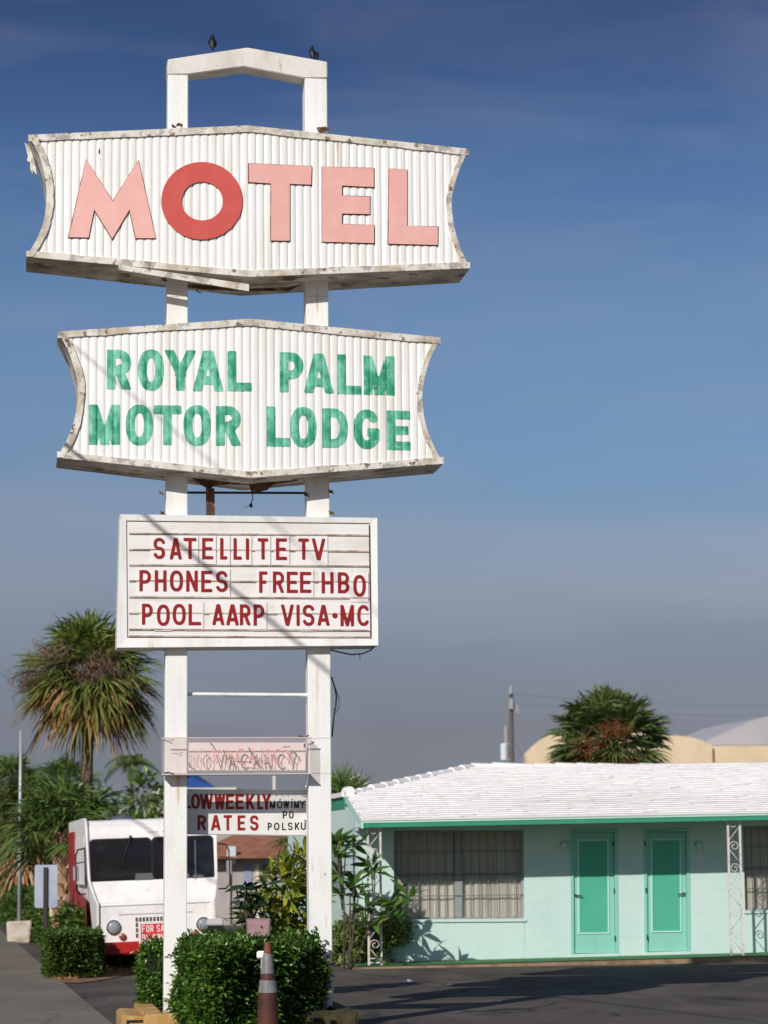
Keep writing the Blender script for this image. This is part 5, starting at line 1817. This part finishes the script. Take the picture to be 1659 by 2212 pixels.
# for sale card on the nose
x0, zs1 = TP(958, 985, -.02); x1, zs0 = TP(1200, 1140, -.02)
card = thing('sale_sign', 'red and white for sale card propped on the van nose', 'sign', TR.o, TR.th)
card.rotation_euler = truck.rotation_euler
mb = MB(); mb.box(x0, x1, -.135, -.128, zs0, zs1)
cb = obj('card', mb, mat('white card', lin(232, 222, 220), .5), card)
mb = MB(); mb.box(x0 + .03, x1 - .02, -.139, -.1355, zs0 + .02, zs1 - .035)
obj('red_field', mb, mat('red card ink', lin(206, 52, 54), .5), card)
m_wt = mat('white card lettering', lin(240, 226, 224), .5)
def ctext(txt, xa, z0, z1_, wch, gap):
    x = xa
    for ch in txt:
        if ch != ' ':
            V, Fc = glyph(ch, wch, z1_ - z0, wch * .13, 16)
            mb = MB(); mb.add([(x + p[0], -.1405, z0 + p[1]) for p in V], Fc)
            obj('letter', mb, m_wt, card)
        x += wch + gap if ch != ' ' else wch * .6
hh = zs1 - zs0
ctext('FOR SALE', x0 + .05, zs1 - .035 - .135, zs1 - .035 - .02, .055, .013)
ctext('BY OWNER', x0 + .05, zs1 - .035 - .135 - .135, zs1 - .035 - .165, .055, .013)

# ================================================================ LEFT SIDE: hedges, palms, poles
def gp(u, v): p = G(u, v); return (p.x, p.y)
A1 = G(106, 2109); A0 = G(66, 2092)
hx0, hx1 = atY(70, 2050, 40.5).x, atY(212, 2050, 40.5).x
hedge('hedge', 'squat clipped hedge at the sidewalk corner in front of the white van', [(hx0 + .36, 39.6), (hx1 + .05, 40.2), (hx1 - .1, 42.0), (hx0 - .05, 42.3)], .03, .66, 2600, .058, lf_dull, 'clipped hedges along the sidewalk', seed=21, rough=.055)
def street_hedge(label, t0, t1, off0, off1, h, seed):
    p = [along(t0, off0), along(t0, off1), along(t1, off1), along(t1, off0)]
    return hedge('hedge', label, [(q.x, q.y) for q in p], .02, h, 420, .12, lf_dull, 'clipped hedges along the sidewalk', seed=seed, rough=.12)
street_hedge('green clipped hedge behind the concrete block beside the sidewalk', 14.5, 38, .5, 1.5, .88, 22)
street_hedge('farthest clipped hedge along the sidewalk at the left edge', 39, 68, .3, 1.6, 1.02, 23)
# dry mulch strip in front of the corner hedge
mb = MB()
pts = [gp(112, 2110), gp(140, 2124), gp(175, 2125), gp(240, 2115), gp(304, 2099), gp(290, 2090), gp(220, 2090), gp(120, 2096)]
mb.add([(x, y, .012) for x, y in pts], [tuple(range(len(pts)))])
struct('mulch_bed', mb, m_dirt)
r_ = np.random.default_rng(5)
C, D = [], []
for _ in range(900):
    u, v = r_.uniform(118, 300), 0
    p = G(u, 2123 - (u - 118) * .12 - r_.uniform(0, 14))
    C.append((p.x, p.y, .012)); D.append((r_.normal() * .6, r_.normal() * .6, .8))
V, Fq = leaves(np.array(C), np.array(D), r_.uniform(.04, .12, 900), np.full(900, .014))
o = npobj('dry_grass', V, Fq, leaf_mat('dry grass', [lin(170, 128, 86), lin(132, 96, 62), lin(190, 156, 110)], .8, .1, .2))
o['kind'] = 'stuff'

# palms
def P3(u, v, Y): return atY(u, v, Y)
t_ = P3(190, 1457, 58)
palm('sabal_palm', 'tall cabbage palm with shaggy brown skirt left of the sign', t_, (t_.x + .08, 58, 0), 1.80, 62, lf_olive, dead_n=28, yellow_n=14, seed=31, trunk_r=.135, flowers=7, el=(84, -30), droop=.36, nl=28, dead_el=(-6, -46))
t_ = P3(137, 1798, 49.5)
b_ = P3(141, 2100, 49.5)
palm('cabbage_palm', 'short palm with woody leaf boots on its trunk beside the van', t_, (b_.x, 49.5, 0), 1.45, 46, lf_palm, dead_n=0, yellow_n=0, seed=32, trunk_r=.175, boots=True, el=(84, -14), droop=.42, nl=22, dead_el=(-55, -78))
t_ = P3(58, 1775, 72)
palm('cabbage_palm', 'short palm with hanging brown fronds at the left edge', t_, (t_.x, 72, 0), 2.05, 40, lf_palm2, dead_n=9, yellow_n=0, seed=33, trunk_r=.16, el=(84, -25), droop=.45, dead_el=(-35, -78))
t_ = P3(139, 1700, 70)
palm('cabbage_palm', 'dark green palm crown behind the tall skirted palm', t_, (t_.x, 70, 0), 1.2, 28, lf_palm, dead_n=3, yellow_n=2, seed=34, trunk_r=.16)
t_ = P3(26, 1692, 78)
palm('cabbage_palm', 'dark green palm crown at the far left behind the thin pole', t_, (t_.x, 78, 0), 1.35, 28, lf_palm, dead_n=4, yellow_n=2, seed=35, trunk_r=.16)
t_ = P3(1316, 1606, 62)
palm('sabal_palm', 'round cabbage palm crown with rusty fruit stalks behind the motel roof', t_, (t_.x, 62, 0), 1.66, 150, lf_dome, dead_n=2, yellow_n=5, seed=36, trunk_r=.17, flowers=3, flow_mt=lf_rust, el=(86, -50), droop=.30, nl=26, split=(.62, .38), wd=.036, fl_az=(4.2, 5.2))
t_ = P3(742, 1742, 56)
palm('palmetto', 'dark spiky palmetto rising behind the right sign post', t_, (t_.x, 56, 0), .95, 16, lf_palm, dead_n=0, yellow_n=0, seed=37, trunk_r=.12, el=(88, 40), droop=.1, nl=14)
t_ = P3(655, 1835, 58)
palm('palmetto', 'fan palm drooping beside the brown tiled house', t_, (t_.x, 58, 0), 1.0, 18, lf_palm, dead_n=2, yellow_n=3, seed=38, trunk_r=.12, nl=14)

# thin feather palm far off
def feather(label, u, v, Y, size, seed):
    r2 = np.random.default_rng(seed)
    p = P3(u, v, Y)
    t = thing('coconut_palm', label, 'palm tree', (p.x, Y, 0))
    mb = MB(); mb.tube([(0, 0, 0), (.15, 0, p.z * .5), (0, 0, p.z)], [.16, .12, .10], 8)
    obj('trunk', mb, m_bark, t, smooth='all')
    VV, FF = [], []
    for i in range(11):
        a_ = i * 2.4 + r2.normal() * .2
        e_ = R(70 - 5.5 * i)
        d = np.array([math.cos(a_) * math.cos(e_), math.sin(a_) * math.cos(e_), math.sin(e_)])
        prev = None
        for k in range(16):
            tt = k / 15
            q = np.array([0, 0, p.z]) + d * size * tt - np.array([0, 0, 1]) * size * .75 * tt ** 2.2
            if prev is not None:
                dd = (q - prev) / np.linalg.norm(q - prev)
                s_ = np.cross(dd, [0, 0, 1.0]); s_ /= np.linalg.norm(s_) + 1e-6
                for sg in (-1, 1):
                    tip = q + (s_ * sg * .8 + dd * .6 - np.array([0, 0, .55])) * size * .28 * (1.1 - .7 * tt)
                    k_ = len(VV)
                    VV += [prev, q, tip + dd * .02, tip]
                    FF.append((k_, k_ + 1, k_ + 2, k_ + 3))
            prev = q
    npobj('crown', np.array(VV), np.array(FF), lf_palm, t)
feather('thin feathery palm standing far behind the white van', 282, 1652, 105, 1.5, 41)

# leafy bushes / trees behind
def bush(name, label, cat, c, rad, n, ll, mt, seed, trunk=True, group=None):
    r2 = np.random.default_rng(seed)
    t = thing(name, label, cat, (c[0], c[1], 0), 0, group)
    nb = max(5, int(n / 260))
    cen = r2.normal(size=(nb, 3)) * np.array(rad) * .42
    cen = np.clip(cen, -np.array(rad) * .8, np.array(rad) * .8)
    idx = r2.integers(0, nb, n)
    d = r2.normal(size=(n, 3)); d /= np.linalg.norm(d, axis=1, keepdims=True)
    C = cen[idx] + d * np.array(rad) * .42 * r2.uniform(.5, 1.05, (n, 1)) + np.array([0, 0, c[2]])
    C[:, 2] = np.maximum(C[:, 2], .04)
    D = d + np.array([0, 0, .2]) + r2.normal(size=(n, 3)) * .6
    V, Fq = leaves(C, D, ll * r2.uniform(.6, 1.3, n), ll * .42 * r2.uniform(.7, 1.2, n))
    mb = MB()
    for k in range(nb):
        e = cen[k] + np.array([0, 0, c[2]])
        if e[2] > .1:
            mb.tube([(rnd.uniform(-.1, .1), rnd.uniform(-.1, .1), 0), (e[0] * .4, e[1] * .4, e[2] * .55), tuple(e)], [max(.012, rad[2] * .03), max(.009, rad[2] * .02), .006], 6)
    obj('trunk' if trunk else 'stem', mb, m_stem, t)
    npobj('crown' if trunk else 'foliage', V, Fq, mt, t)
    return t
p = P3(334, 1735, 82)
bush('broadleaf_tree', 'dark bushy tree behind the van beside the left post', 'tree', (p.x, 82, 2.2), (1.2, 1.2, 2.0), 2600, .28, lf_palm, 51)
p = P3(60, 1870, 92)
bush('broadleaf_tree', 'low dark tree beyond the far sidewalk hedge', 'tree', (p.x, 92, 1.9), (3.2, 2.2, 1.8), 3600, .32, lf_palm, 52)
p = P3(10, 1840, 110)
bush('broadleaf_tree', 'bushy tree at the far left beyond the sidewalk', 'tree', (p.x - 1, 112, 2.6), (3.0, 2.2, 2.4), 3600, .34, lf_dull, 53)
p = P3(215, 1800, 96)
bush('broadleaf_tree', 'rounded dark tree far behind the short booted palm', 'tree', (p.x, 96, 2.2), (3.5, 2.2, 2.2), 3600, .34, lf_palm, 54)

# flag pole in a concrete block
pb = G(44, 2036)
fp = thing('flag_pole', 'thin grey pole standing in a pale concrete block by the sidewalk', 'pole', (pb.x, pb.y, 0))
pt_ = atY(42, 1578, pb.y)
sY = pb.y / F
mb = MB(); mb.tube([(-.02, 0, .3), (-.02, 0, pt_.z * .6), (-.02, 0, pt_.z)], [.045, .04, .03], 10)
obj('pole', mb, mat('galvanised pole', lin(172, 178, 180), .45, metal=.3), fp, smooth='all')
mb = MB(); w_ = 26 * sY
mb.prism([(-w_ * .9, 0), (w_ * .9, 0), (w_ * 1.06, 46 * sY), (-w_, 45 * sY)], -.25, .25)
obj('concrete_block', mb, mat('pale concrete', lin(196, 184, 168), .9, var=[(lin(150, 132, 112), 4, .5, .65, .9, (1, 1, 1))], bump=.3), fp, bevel=.02)

# back of a traffic sign
YS = 45.5
p0, p1 = atY(78, 1961, YS), atY(129, 1868, YS)
ss = thing('street_sign', 'back of a grey metal road sign on a dark post by the van', 'sign', ((p0.x + p1.x) / 2 - .03, YS, 0), R(-6))
hw_ = (p1.x - p0.x) / 2
mb = MB(); mb.prism(rrect(-hw_, hw_, p0.z, p1.z, .03), .02, .026)
obj('sign_panel', mb, mat('bare sign aluminium', lin(158, 168, 182), .4, metal=.2, var=[(lin(140, 150, 166), 3, .45, .65, .8, (1, 1, 1))]), ss)
mb = MB(); mb.box(-.035, .035, -.03, .015, 0, p1.z - .04)
obj('sign_post', mb, mat('dark channel post', lin(44, 38, 40), .7), ss)

# beige utility box and a parked car beyond
YB = 50
p0, p1 = atY(110, 1981, YB), atY(136, 1950, YB)
ub = thing('utility_box', 'beige box standing left of the booted palm trunk', 'box', ((p0.x + p1.x) / 2, YB, 0))
m_beige = mat('beige box paint', lin(206, 188, 152), .6)
mb = MB(); mb.box(-.12, .14, -.1, .15, p0.z, p1.z); obj('box_body', mb, m_beige, ub, bevel=.015)
mb = MB(); mb.box(-.04, .05, -.03, .06, 0, p0.z); obj('post', mb, m_black, ub)
YCAR = 74
pcx = atY(118, 1940, YCAR)
car = thing('parked_car', 'silver car parked behind the palms left of the van', 'car', (pcx.x, YCAR, 0), R(10))
m_sil = mat('silver car paint', lin(168, 176, 182), .3, metal=.5)
mb = MB()
prof = [(-.9, .3), (-.9, .75), (-.3, .88), (.35, 1.36), (1.7, 1.40), (2.5, .98), (3.2, .92), (3.3, .35)]
n = len(prof)
vs = [(sx * (.82 if z < 1.0 else .66), y, z) for sx in (-1, 1) for y, z in prof]
mb.add(vs, [tuple(range(n))[::-1], tuple(range(n, 2 * n))] + [(i, i + n, (i + 1) % n + n, (i + 1) % n) for i in range(n)])
obj('body', mb, m_sil, car, bevel=.05, smooth=True)
mb = MB(); mb.add([(-.68, -.26, .93), (.68, -.26, .93), (.58, .31, 1.34), (-.58, .31, 1.34)], [(0, 1, 2, 3)])
obj('windscreen', mb, m_tglass, car)
for x in (-.75, .75):
    for y in (-.1, 2.4):
        mb = MB(); mb.tube([(x - .1, y, .31), (x + .1, y, .31)], .31, 18); obj('wheel', mb, m_rub, car)

# ================================================================ SHRUBS BY THE MOTEL
YP = -1.55
r2 = np.random.default_rng(61)
base_uv = z7(880, 930)
bx_, _ = MO.pt(*base_uv, YP)
plum = thing('plumeria', 'bare stemmed plumeria with whorls of long leaves at the motel corner', 'shrub', MO.o, MO.th)
clusters = [(815, 215), (832, 225), (880, 270), (925, 250), (1040, 385), (1060, 420), (930, 505), (1150, 610), (1265, 575), (1150, 700), (835, 430), (1000, 640), (850, 330), (960, 560), (1185, 650), (840, 560), (1060, 740)]
mb = MB()
stems = []
for tgt in ((850, 330), (945, 500), (1060, 640), (905, 560)):
    x, z = MO.pt(*z7(*tgt), YP)
    b0 = (bx_ + r2.uniform(-.10, .10), YP + r2.uniform(-.1, .1), 0.0)
    stems.append((b0, None, (x, YP + r2.uniform(-.15, .1), z)))
    mb.tube([b0, tuple(b0[q] + (stems[-1][2][q] - b0[q]) * .5 + (.03 if q == 0 else 0) for q in range(3)), stems[-1][2]], [.022, .018, .012], 7)
Cs, Ds = [], []
for i, c in enumerate(clusters):
    y = YP + r2.uniform(-.35, .25)
    x, z = MO.pt(*z7(*c), y)
    st_ = stems[min(range(len(stems)), key=lambda k: abs(stems[k][2][0] - x) + abs(stems[k][2][2] - z) * .4)]
    zk = min(z * .62, st_[2][2] * .92)
    t0 = zk / st_[2][2]
    j0 = tuple(st_[0][q] + (st_[2][q] - st_[0][q]) * t0 for q in range(3))
    mb.tube([j0, tuple(j0[q] + ((x, y, z)[q] - j0[q]) * .5 - (.04 if q == 2 else 0) for q in range(3)), (x, y, z)], [.014, .012, .009], 7)
    for j in range(10):
        a_ = j * 2.4 + r2.uniform(-.2, .2)
        e_ = R(r2.uniform(-25, 55))
        Cs.append((x, y, z)); Ds.append((math.cos(a_) * math.cos(e_), math.sin(a_) * math.cos(e_), math.sin(e_)))
obj('stem', mb, m_stem, plum, smooth='all')
n = len(Cs)
V, Fq = leaves(np.array(Cs), np.array(Ds), r2.uniform(.24, .44, n), r2.uniform(.085, .13, n), .15, .18)
npobj('foliage', V, Fq, lf_plum, plum)

pcr = atY(610, 1935, 34.5)
t = thing('croton_shrub', 'bushy croton with yellow and green leaves left of the right post', 'shrub', (pcr.x, 34.5, 0))
n = 1500
d = r2.normal(size=(n, 3)); d /= np.linalg.norm(d, axis=1, keepdims=True)
lob = np.array([[-.27, 0, 1.0], [.08, -.1, 1.45], [.21, .1, 1.15], [-.1, -.2, .75], [.25, 0, .6], [-.05, .1, .4], [.28, .1, 1.62]])
C = lob[r2.integers(0, len(lob), n)] + d * np.array([.27, .27, .30]) * r2.uniform(.4, 1, (n, 1))
C[:, 2] = np.maximum(C[:, 2], .05)
D = d * .9 + np.array([0, 0, .25]) + r2.normal(size=(n, 3)) * .35
V, Fq = leaves(C, D, r2.uniform(.14, .30, n), r2.uniform(.04, .07, n), .15, .3)
npobj('foliage', V, Fq, lf_crot, t)
mb = MB()
for k in lob:
    mb.tube([(k[0] * .2, k[1] * .2, 0), (k[0] * .6, k[1] * .6, k[2] * .6), tuple(k)], [.022, .018, .01], 6)
obj('stem', mb, m_stem, t)
pdk = atY(549, 1935, 33.5)
t = thing('broadleaf_shrub', 'dark shrub with large broad leaves between the posts', 'shrub', (pdk.x, 33.5, 0))
n = 150
C = np.column_stack([r2.normal(size=n) * .12, r2.normal(size=n) * .15, r2.uniform(.45, 1.45, n)])
D = np.column_stack([r2.normal(size=n) - .35, r2.normal(size=n), r2.uniform(-.3, .7, n)])
V, Fq = leaves(C, D, r2.uniform(.16, .34, n), r2.uniform(.05, .09, n), .12, .2)
npobj('foliage', V, Fq, lf_dark, t)  # leaf colours themselves are dark green
mb = MB()
for k in range(7):
    mb.tube([(0, 0, 0), (rnd.uniform(-.15, .15), rnd.uniform(-.15, .15), .7), (rnd.uniform(-.3, .2), rnd.uniform(-.2, .2), 1.4)], [.02, .016, .01], 6)
obj('stem', mb, m_stem, t)
pg_ = G(775, 2083)
bush('ground_shrub', 'low leafy ground shrub at the corner of the motel walkway', 'shrub', (pg_.x - .02, pg_.y - .6, .34), (.80, .45, .48), 4200, .095, lf_low, 63, trunk=False)
pg_ = G(735, 2074)
bush('ground_shrub', 'low dark shrub behind the foot of the right post', 'shrub', (pg_.x, pg_.y - .3, .32), (.5, .4, .40), 1500, .09, lf_low, 64, trunk=False)
pg_ = atY(470, 2010, 36)
bush('ground_shrub', 'low green shrub behind the grey flood lamp', 'shrub', (pg_.x + .45, 36, .42), (.65, .4, .34), 1500, .08, lf_dull, 65, trunk=False)

# ================================================================ FAR BUILDINGS
def simple_house(name, label, u0, u1, vtop, vbase, Y, depth, mw_, rz=0):
    a_, b_ = atY(u0, vbase, Y), atY(u1, vtop, Y)
    t = thing(name, label, 'building', (a_.x, Y, 0), rz)
    return t, b_.x - a_.x, b_.z
m_grey = mat('grey stucco', lin(168, 160, 156), .9, var=[(lin(146, 138, 134), 1.5, .45, .7, .8, (1, 1, .5))])
m_brt = mat('brown roof tile', lin(158, 104, 78), .85, var=[(lin(128, 82, 62), 3, .45, .65, .9, (1, 1, 1))], bump=.5, bscale=12)
hb, wd, ht = simple_house('house', 'grey stucco house with brown tiled roof seen between the sign posts', 440, 760, 1852, 1990, 74, 8, m_grey)
ht = atY(600, 1852, 74).z
mb = MB(); mb.box(0, wd, 0, 7, 0, ht); obj('wall', mb, m_grey, hb)
zr = atY(600, 1812, 79).z
mb = MB()
mb.add([(-.5, -.6, ht - .02), (wd + .5, -.6, ht - .02), (wd - 2, 3.5, zr + .3), (1.0, 3.5, zr + .3), (-.5, 7.6, ht - .02), (wd + .5, 7.6, ht - .02)], [(0, 1, 2, 3), (0, 3, 4), (1, 5, 2), (3, 2, 5, 4), (0, 4, 5, 1)])
obj('roof', mb, m_brt, hb)
xw = lambda u: atY(u, 1900, 74).x - atY(440, 1900, 74).x
zw = lambda v: atY(540, v, 74).z
mb = MB(); mb.box(xw(527), xw(545), -.03, -.002, .1, zw(1868)); obj('door', mb, mat('grey blue door', lin(136, 142, 164), .6), hb)
mb = MB(); mb.box(xw(553), xw(562), -.05, -.002, .1, zw(1868)); obj('door_jamb', mb, mat('cream jamb', lin(214, 200, 182), .7), hb)
mb = MB(); mb.box(xw(568), xw(584), -.04, -.002, zw(1896), zw(1868)); obj('window', mb, mat('dark far window', lin(70, 68, 72), .4), hb)
mb = MB(); mb.box(xw(493), xw(512), -.3, -.002, zw(1866), zw(1828)); obj('meter_box', mb, mat('pale meter box', lin(190, 198, 200), .5), hb)
mb = MB(); mb.tube([(xw(497), -.1, zw(1866)), (xw(497), -.1, .1)], .03, 6); mb.tube([(xw(478), -.1, zw(1870)), (xw(500), -.1, zw(1869))], .03, 6)
obj('pipe', mb, m_fl2, hb)
# kerb between the lot and that house
mb = MB()
k0, k1 = G(440, 1992), G(760, 1990)
mb.add([(k0.x - 3, k0.y, .0), (k1.x, k1.y, .0), (k1.x, k1.y, .18), (k0.x - 3, k0.y, .18), (k1.x, k1.y + 1.5, .18), (k0.x - 3, k0.y + 1.5, .18)], [(0, 1, 2, 3), (3, 2, 4, 5)])
struct('kerb', mb, m_conc)
# blue roofed building with flat white canopy
bb, wd, ht = simple_house('building', 'distant building with blue roof and flat white canopy behind the rates board', 330, 512, 1700, 1960, 150, 10, m_grey)
z0, z1_ = atY(450, 1716, 150).z, atY(450, 1702, 150).z
mb = MB(); mb.box(.5, wd - .4, .5, 9, 0, z0 - .002); obj('wall', mb, m_grey, bb)
mb = MB(); mb.box(0, wd, 0, 10, z0, z1_); obj('canopy', mb, mat('cream canopy', lin(214, 208, 192), .7), bb)
mb = MB(); zr = atY(420, 1672, 154).z
mb.add([(.6, 1, z1_ + .002), (wd - 1.2, 1, z1_ + .002), (wd - 1.2, 8, z1_ + .002), (.6, 8, z1_ + .002), (2.2, 4.5, zr), (wd - 3.2, 4.5, zr)], [(0, 1, 5, 4), (1, 2, 5), (2, 3, 4, 5), (3, 0, 4)])
obj('roof', mb, mat('blue metal roof', lin(52, 84, 150), .5), bb)
# dark flat roofs
db, wd, ht = simple_house('building', 'distant flat dark roofed block with a pale vent pipe', 400, 690, 1722, 1960, 130, 10, m_grey)
z0, z1_ = atY(540, 1738, 130).z, atY(540, 1719, 130).z
mb = MB(); mb.box(.3, wd - .3, .3, 9, 0, z0 - .002); obj('wall', mb, m_grey, db)
mb = MB(); mb.box(0, wd, 0, 10, z0, z1_); obj('roof', mb, mat('dark tar roof', lin(78, 80, 88), .8), db)
x = atY(594, 1700, 132).x - atY(400, 1900, 130).x
mb = MB(); mb.tube([(x, 2, z1_ - .05), (x, 2, atY(594, 1676, 132).z)], .09, 10); obj('vent_pipe', mb, mat('pale pipe', lin(214, 206, 196), .6), db)
x = atY(640, 1700, 132).x - atY(400, 1900, 130).x
mb = MB(); mb.box(x - .3, x + .35, 2, 2.6, z1_, z1_ + .22); obj('roof_unit', mb, m_black, db)
# grey shed roof above the van
gb, wd, ht = simple_house('building', 'pale flat roofed block just above the van roof', 225, 330, 1745, 1960, 120, 8, m_grey)
z0, z1_ = atY(280, 1757, 120).z, atY(280, 1744, 120).z
mb = MB(); mb.box(.3, wd + 1, .3, 8, 0, z0 - .002); obj('wall', mb, m_grey, gb)
mb = MB(); mb.box(0, wd + 1.2, 0, 9, z0, z1_); obj('roof', mb, mat('weathered roof edge', lin(168, 160, 148), .8), gb)

# mission-style building behind the motel
YM = 125
m_sand = mat('sand stucco', lin(222, 200, 166), .9, var=[(lin(206, 182, 146), .8, .45, .7, .8, (1, 1, 1))])
m_sandw = mat('pale stucco', lin(226, 218, 206), .9)
a0 = atY(1136, 1650, YM)
mb_ = thing('mission_building', 'large sand coloured hall with curved parapets behind the motel roof', 'building', (a0.x, YM, 0), R(10))
MF = Frame((a0.x, YM, 0), R(10))
def mx(pts, y): return [MF.pt(u, v, y) for u, v in pts]
mb = MB()
z2b = lambda X, Y: (1017.8 + .38649 * X, 1443.4 + .38655 * Y)
P = mx([z2b(*p) for p in [(305, 540), (305, 482), (350, 435), (400, 395), (470, 360), (700, 350), (1085, 374), (1150, 375), (1220, 385), (1290, 402), (1325, 425), (1345, 432), (1345, 540)]], 0)
P[0] = (P[0][0], 0); P[-1] = (P[-1][0], 0)
mb.prism(P, 0, .6)
obj('parapet_wall', mb, m_sand, mb_)
mb = MB()
P = mx([z2b(*p) for p in [(1346, 433), (1800, 433), (1800, 540), (1346, 540)]], .3)
P[2] = (P[2][0], 0); P[3] = (P[3][0], 0)
mb.prism(P, .3, 12)
obj('wall', mb, m_sand, mb_)
mb = MB()
P = mx([z2b(*p) for p in [(1310, 405), (1580, 288), (1690, 262), (2000, 262), (2000, 430), (1320, 430)]], 5)
mb.prism(P, 5, 14)
obj('roof', mb, mat('grey metal roof', lin(172, 168, 172), .6), mb_)
p_, q_ = MF.pt(*z2b(1190, 540), -.4), MF.pt(*z2b(1215, 455), -.4)
# utility pole with transformer
YU = 88
pt0, pt1 = atY(1107, 1900, YU), atY(1103, 1497, YU)
up_ = thing('utility_pole', 'brown wooden utility pole with a white transformer can behind the motel', 'utility pole', (pt0.x, YU, 0))
m_wood = mat('weathered pole wood', lin(92, 86, 84), .9, var=[(lin(86, 76, 72), 6, .45, .65, .9, (1, 1, .2))])
dx = pt1.x - pt0.x
mb = MB(); mb.tube([(0, 0, 0), (dx, 0, pt1.z)], [.10, .07], 10)
obj('pole', mb, m_wood, up_, smooth='all')
c = atY(1088, 1624, YU)
mb = MB(); k = MB(); k.lathe([(.10, c.z - .30), (.13, c.z - .28), (.13, c.z + .24), (.10, c.z + .28)], 14, (c.x - pt0.x, 0))
obj('transformer', k, mat('white transformer paint', lin(206, 210, 208), .5), up_, smooth=True)
mb = MB()
for u, v in ((1088, 1606), (1088, 1640)):
    q_ = atY(u, v, YU); mb.box(q_.x - pt0.x, .02 + dx * .5, -.03, .03, q_.z - .02, q_.z + .02)
q_ = atY(1092, 1585, YU); mb.tube([(q_.x - pt0.x, 0, q_.z - .35), (q_.x - pt0.x, 0, q_.z + .25)], .07, 6)
q_ = atY(1113, 1528, YU); mb.tube([(dx, 0, q_.z + .05), (q_.x - pt0.x + .05, 0, q_.z + .02), (q_.x - pt0.x + .08, 0, q_.z - .2)], .06, 6)
mb.tube([(dx - .02, -.1, pt1.z - .05), (dx + .01, -.1, pt1.z + .22)], .07, 6)
mb.tube([(dx + .0, -.11, pt1.z - .55), (dx + .0, -.11, pt1.z - .2)], .09, 6)
q_ = atY(1104, 1500, YU)
pieces('pole_hardware', mb, mat('pole fittings', lin(158, 156, 156), .5), up_)
mb = MB()
for (ua, va, ub, vb) in ((1103, 1499, 1900, 1512), (1104, 1519, 1900, 1536), (1108, 1600, 1140, 1656)):
    a_, b_ = atY(ua, va, YU), atY(ub, vb, YU + 20 if ub > 1500 else YU + 6)
    pts = [(a_.x + (b_.x - a_.x) * i / 10 - pt0.x, a_.y + (b_.y - a_.y) * i / 10 - YU, a_.z + (b_.z - a_.z) * i / 10 - .3 * math.sin(math.pi * i / 10) * (ub > 1500)) for i in range(11)]
    mb.tube(pts, .004, 5)
pieces('wire', mb, mat('thin grey wire', lin(92, 94, 104), .6), up_)

# ================================================================ roadside cables between the sun and the sign: their shadows cross the boards
def wire(label, uvA, sA, uvB, yA, yB, rad):
    xA_, zA_ = S.pt(*uvA, yA); xB_, zB_ = S.pt(*uvB, yB)
    WA = S.o + S.a * xA_ + S.b * yA + Vector((0, 0, zA_))
    WB = S.o + S.a * xB_ + S.b * yB + Vector((0, 0, zB_))
    sB = sA + (WA.z - WB.z) / math.sin(SUN_EL)
    A_, B_ = WA - SUNV * sA, WB - SUNV * sB
    d = (B_ - A_).normalized()
    mb = MB(); mb.tube([A_ - d * 12, A_, B_, B_ + d * 25], rad, 8)
    o = obj('overhead_cable', mb, m_wire)
    return tag(o, label, 'cable', 'overhead cables beside the road')
wire('lower and thicker of two overhead cables beside the road', (138, 957), 5.6, (715, 1455), -.25, 0.0, .021)
wire('upper and thinner of two overhead cables beside the road', (150, 737), 7.5, (459, 1005), -.25, -.25, .009)
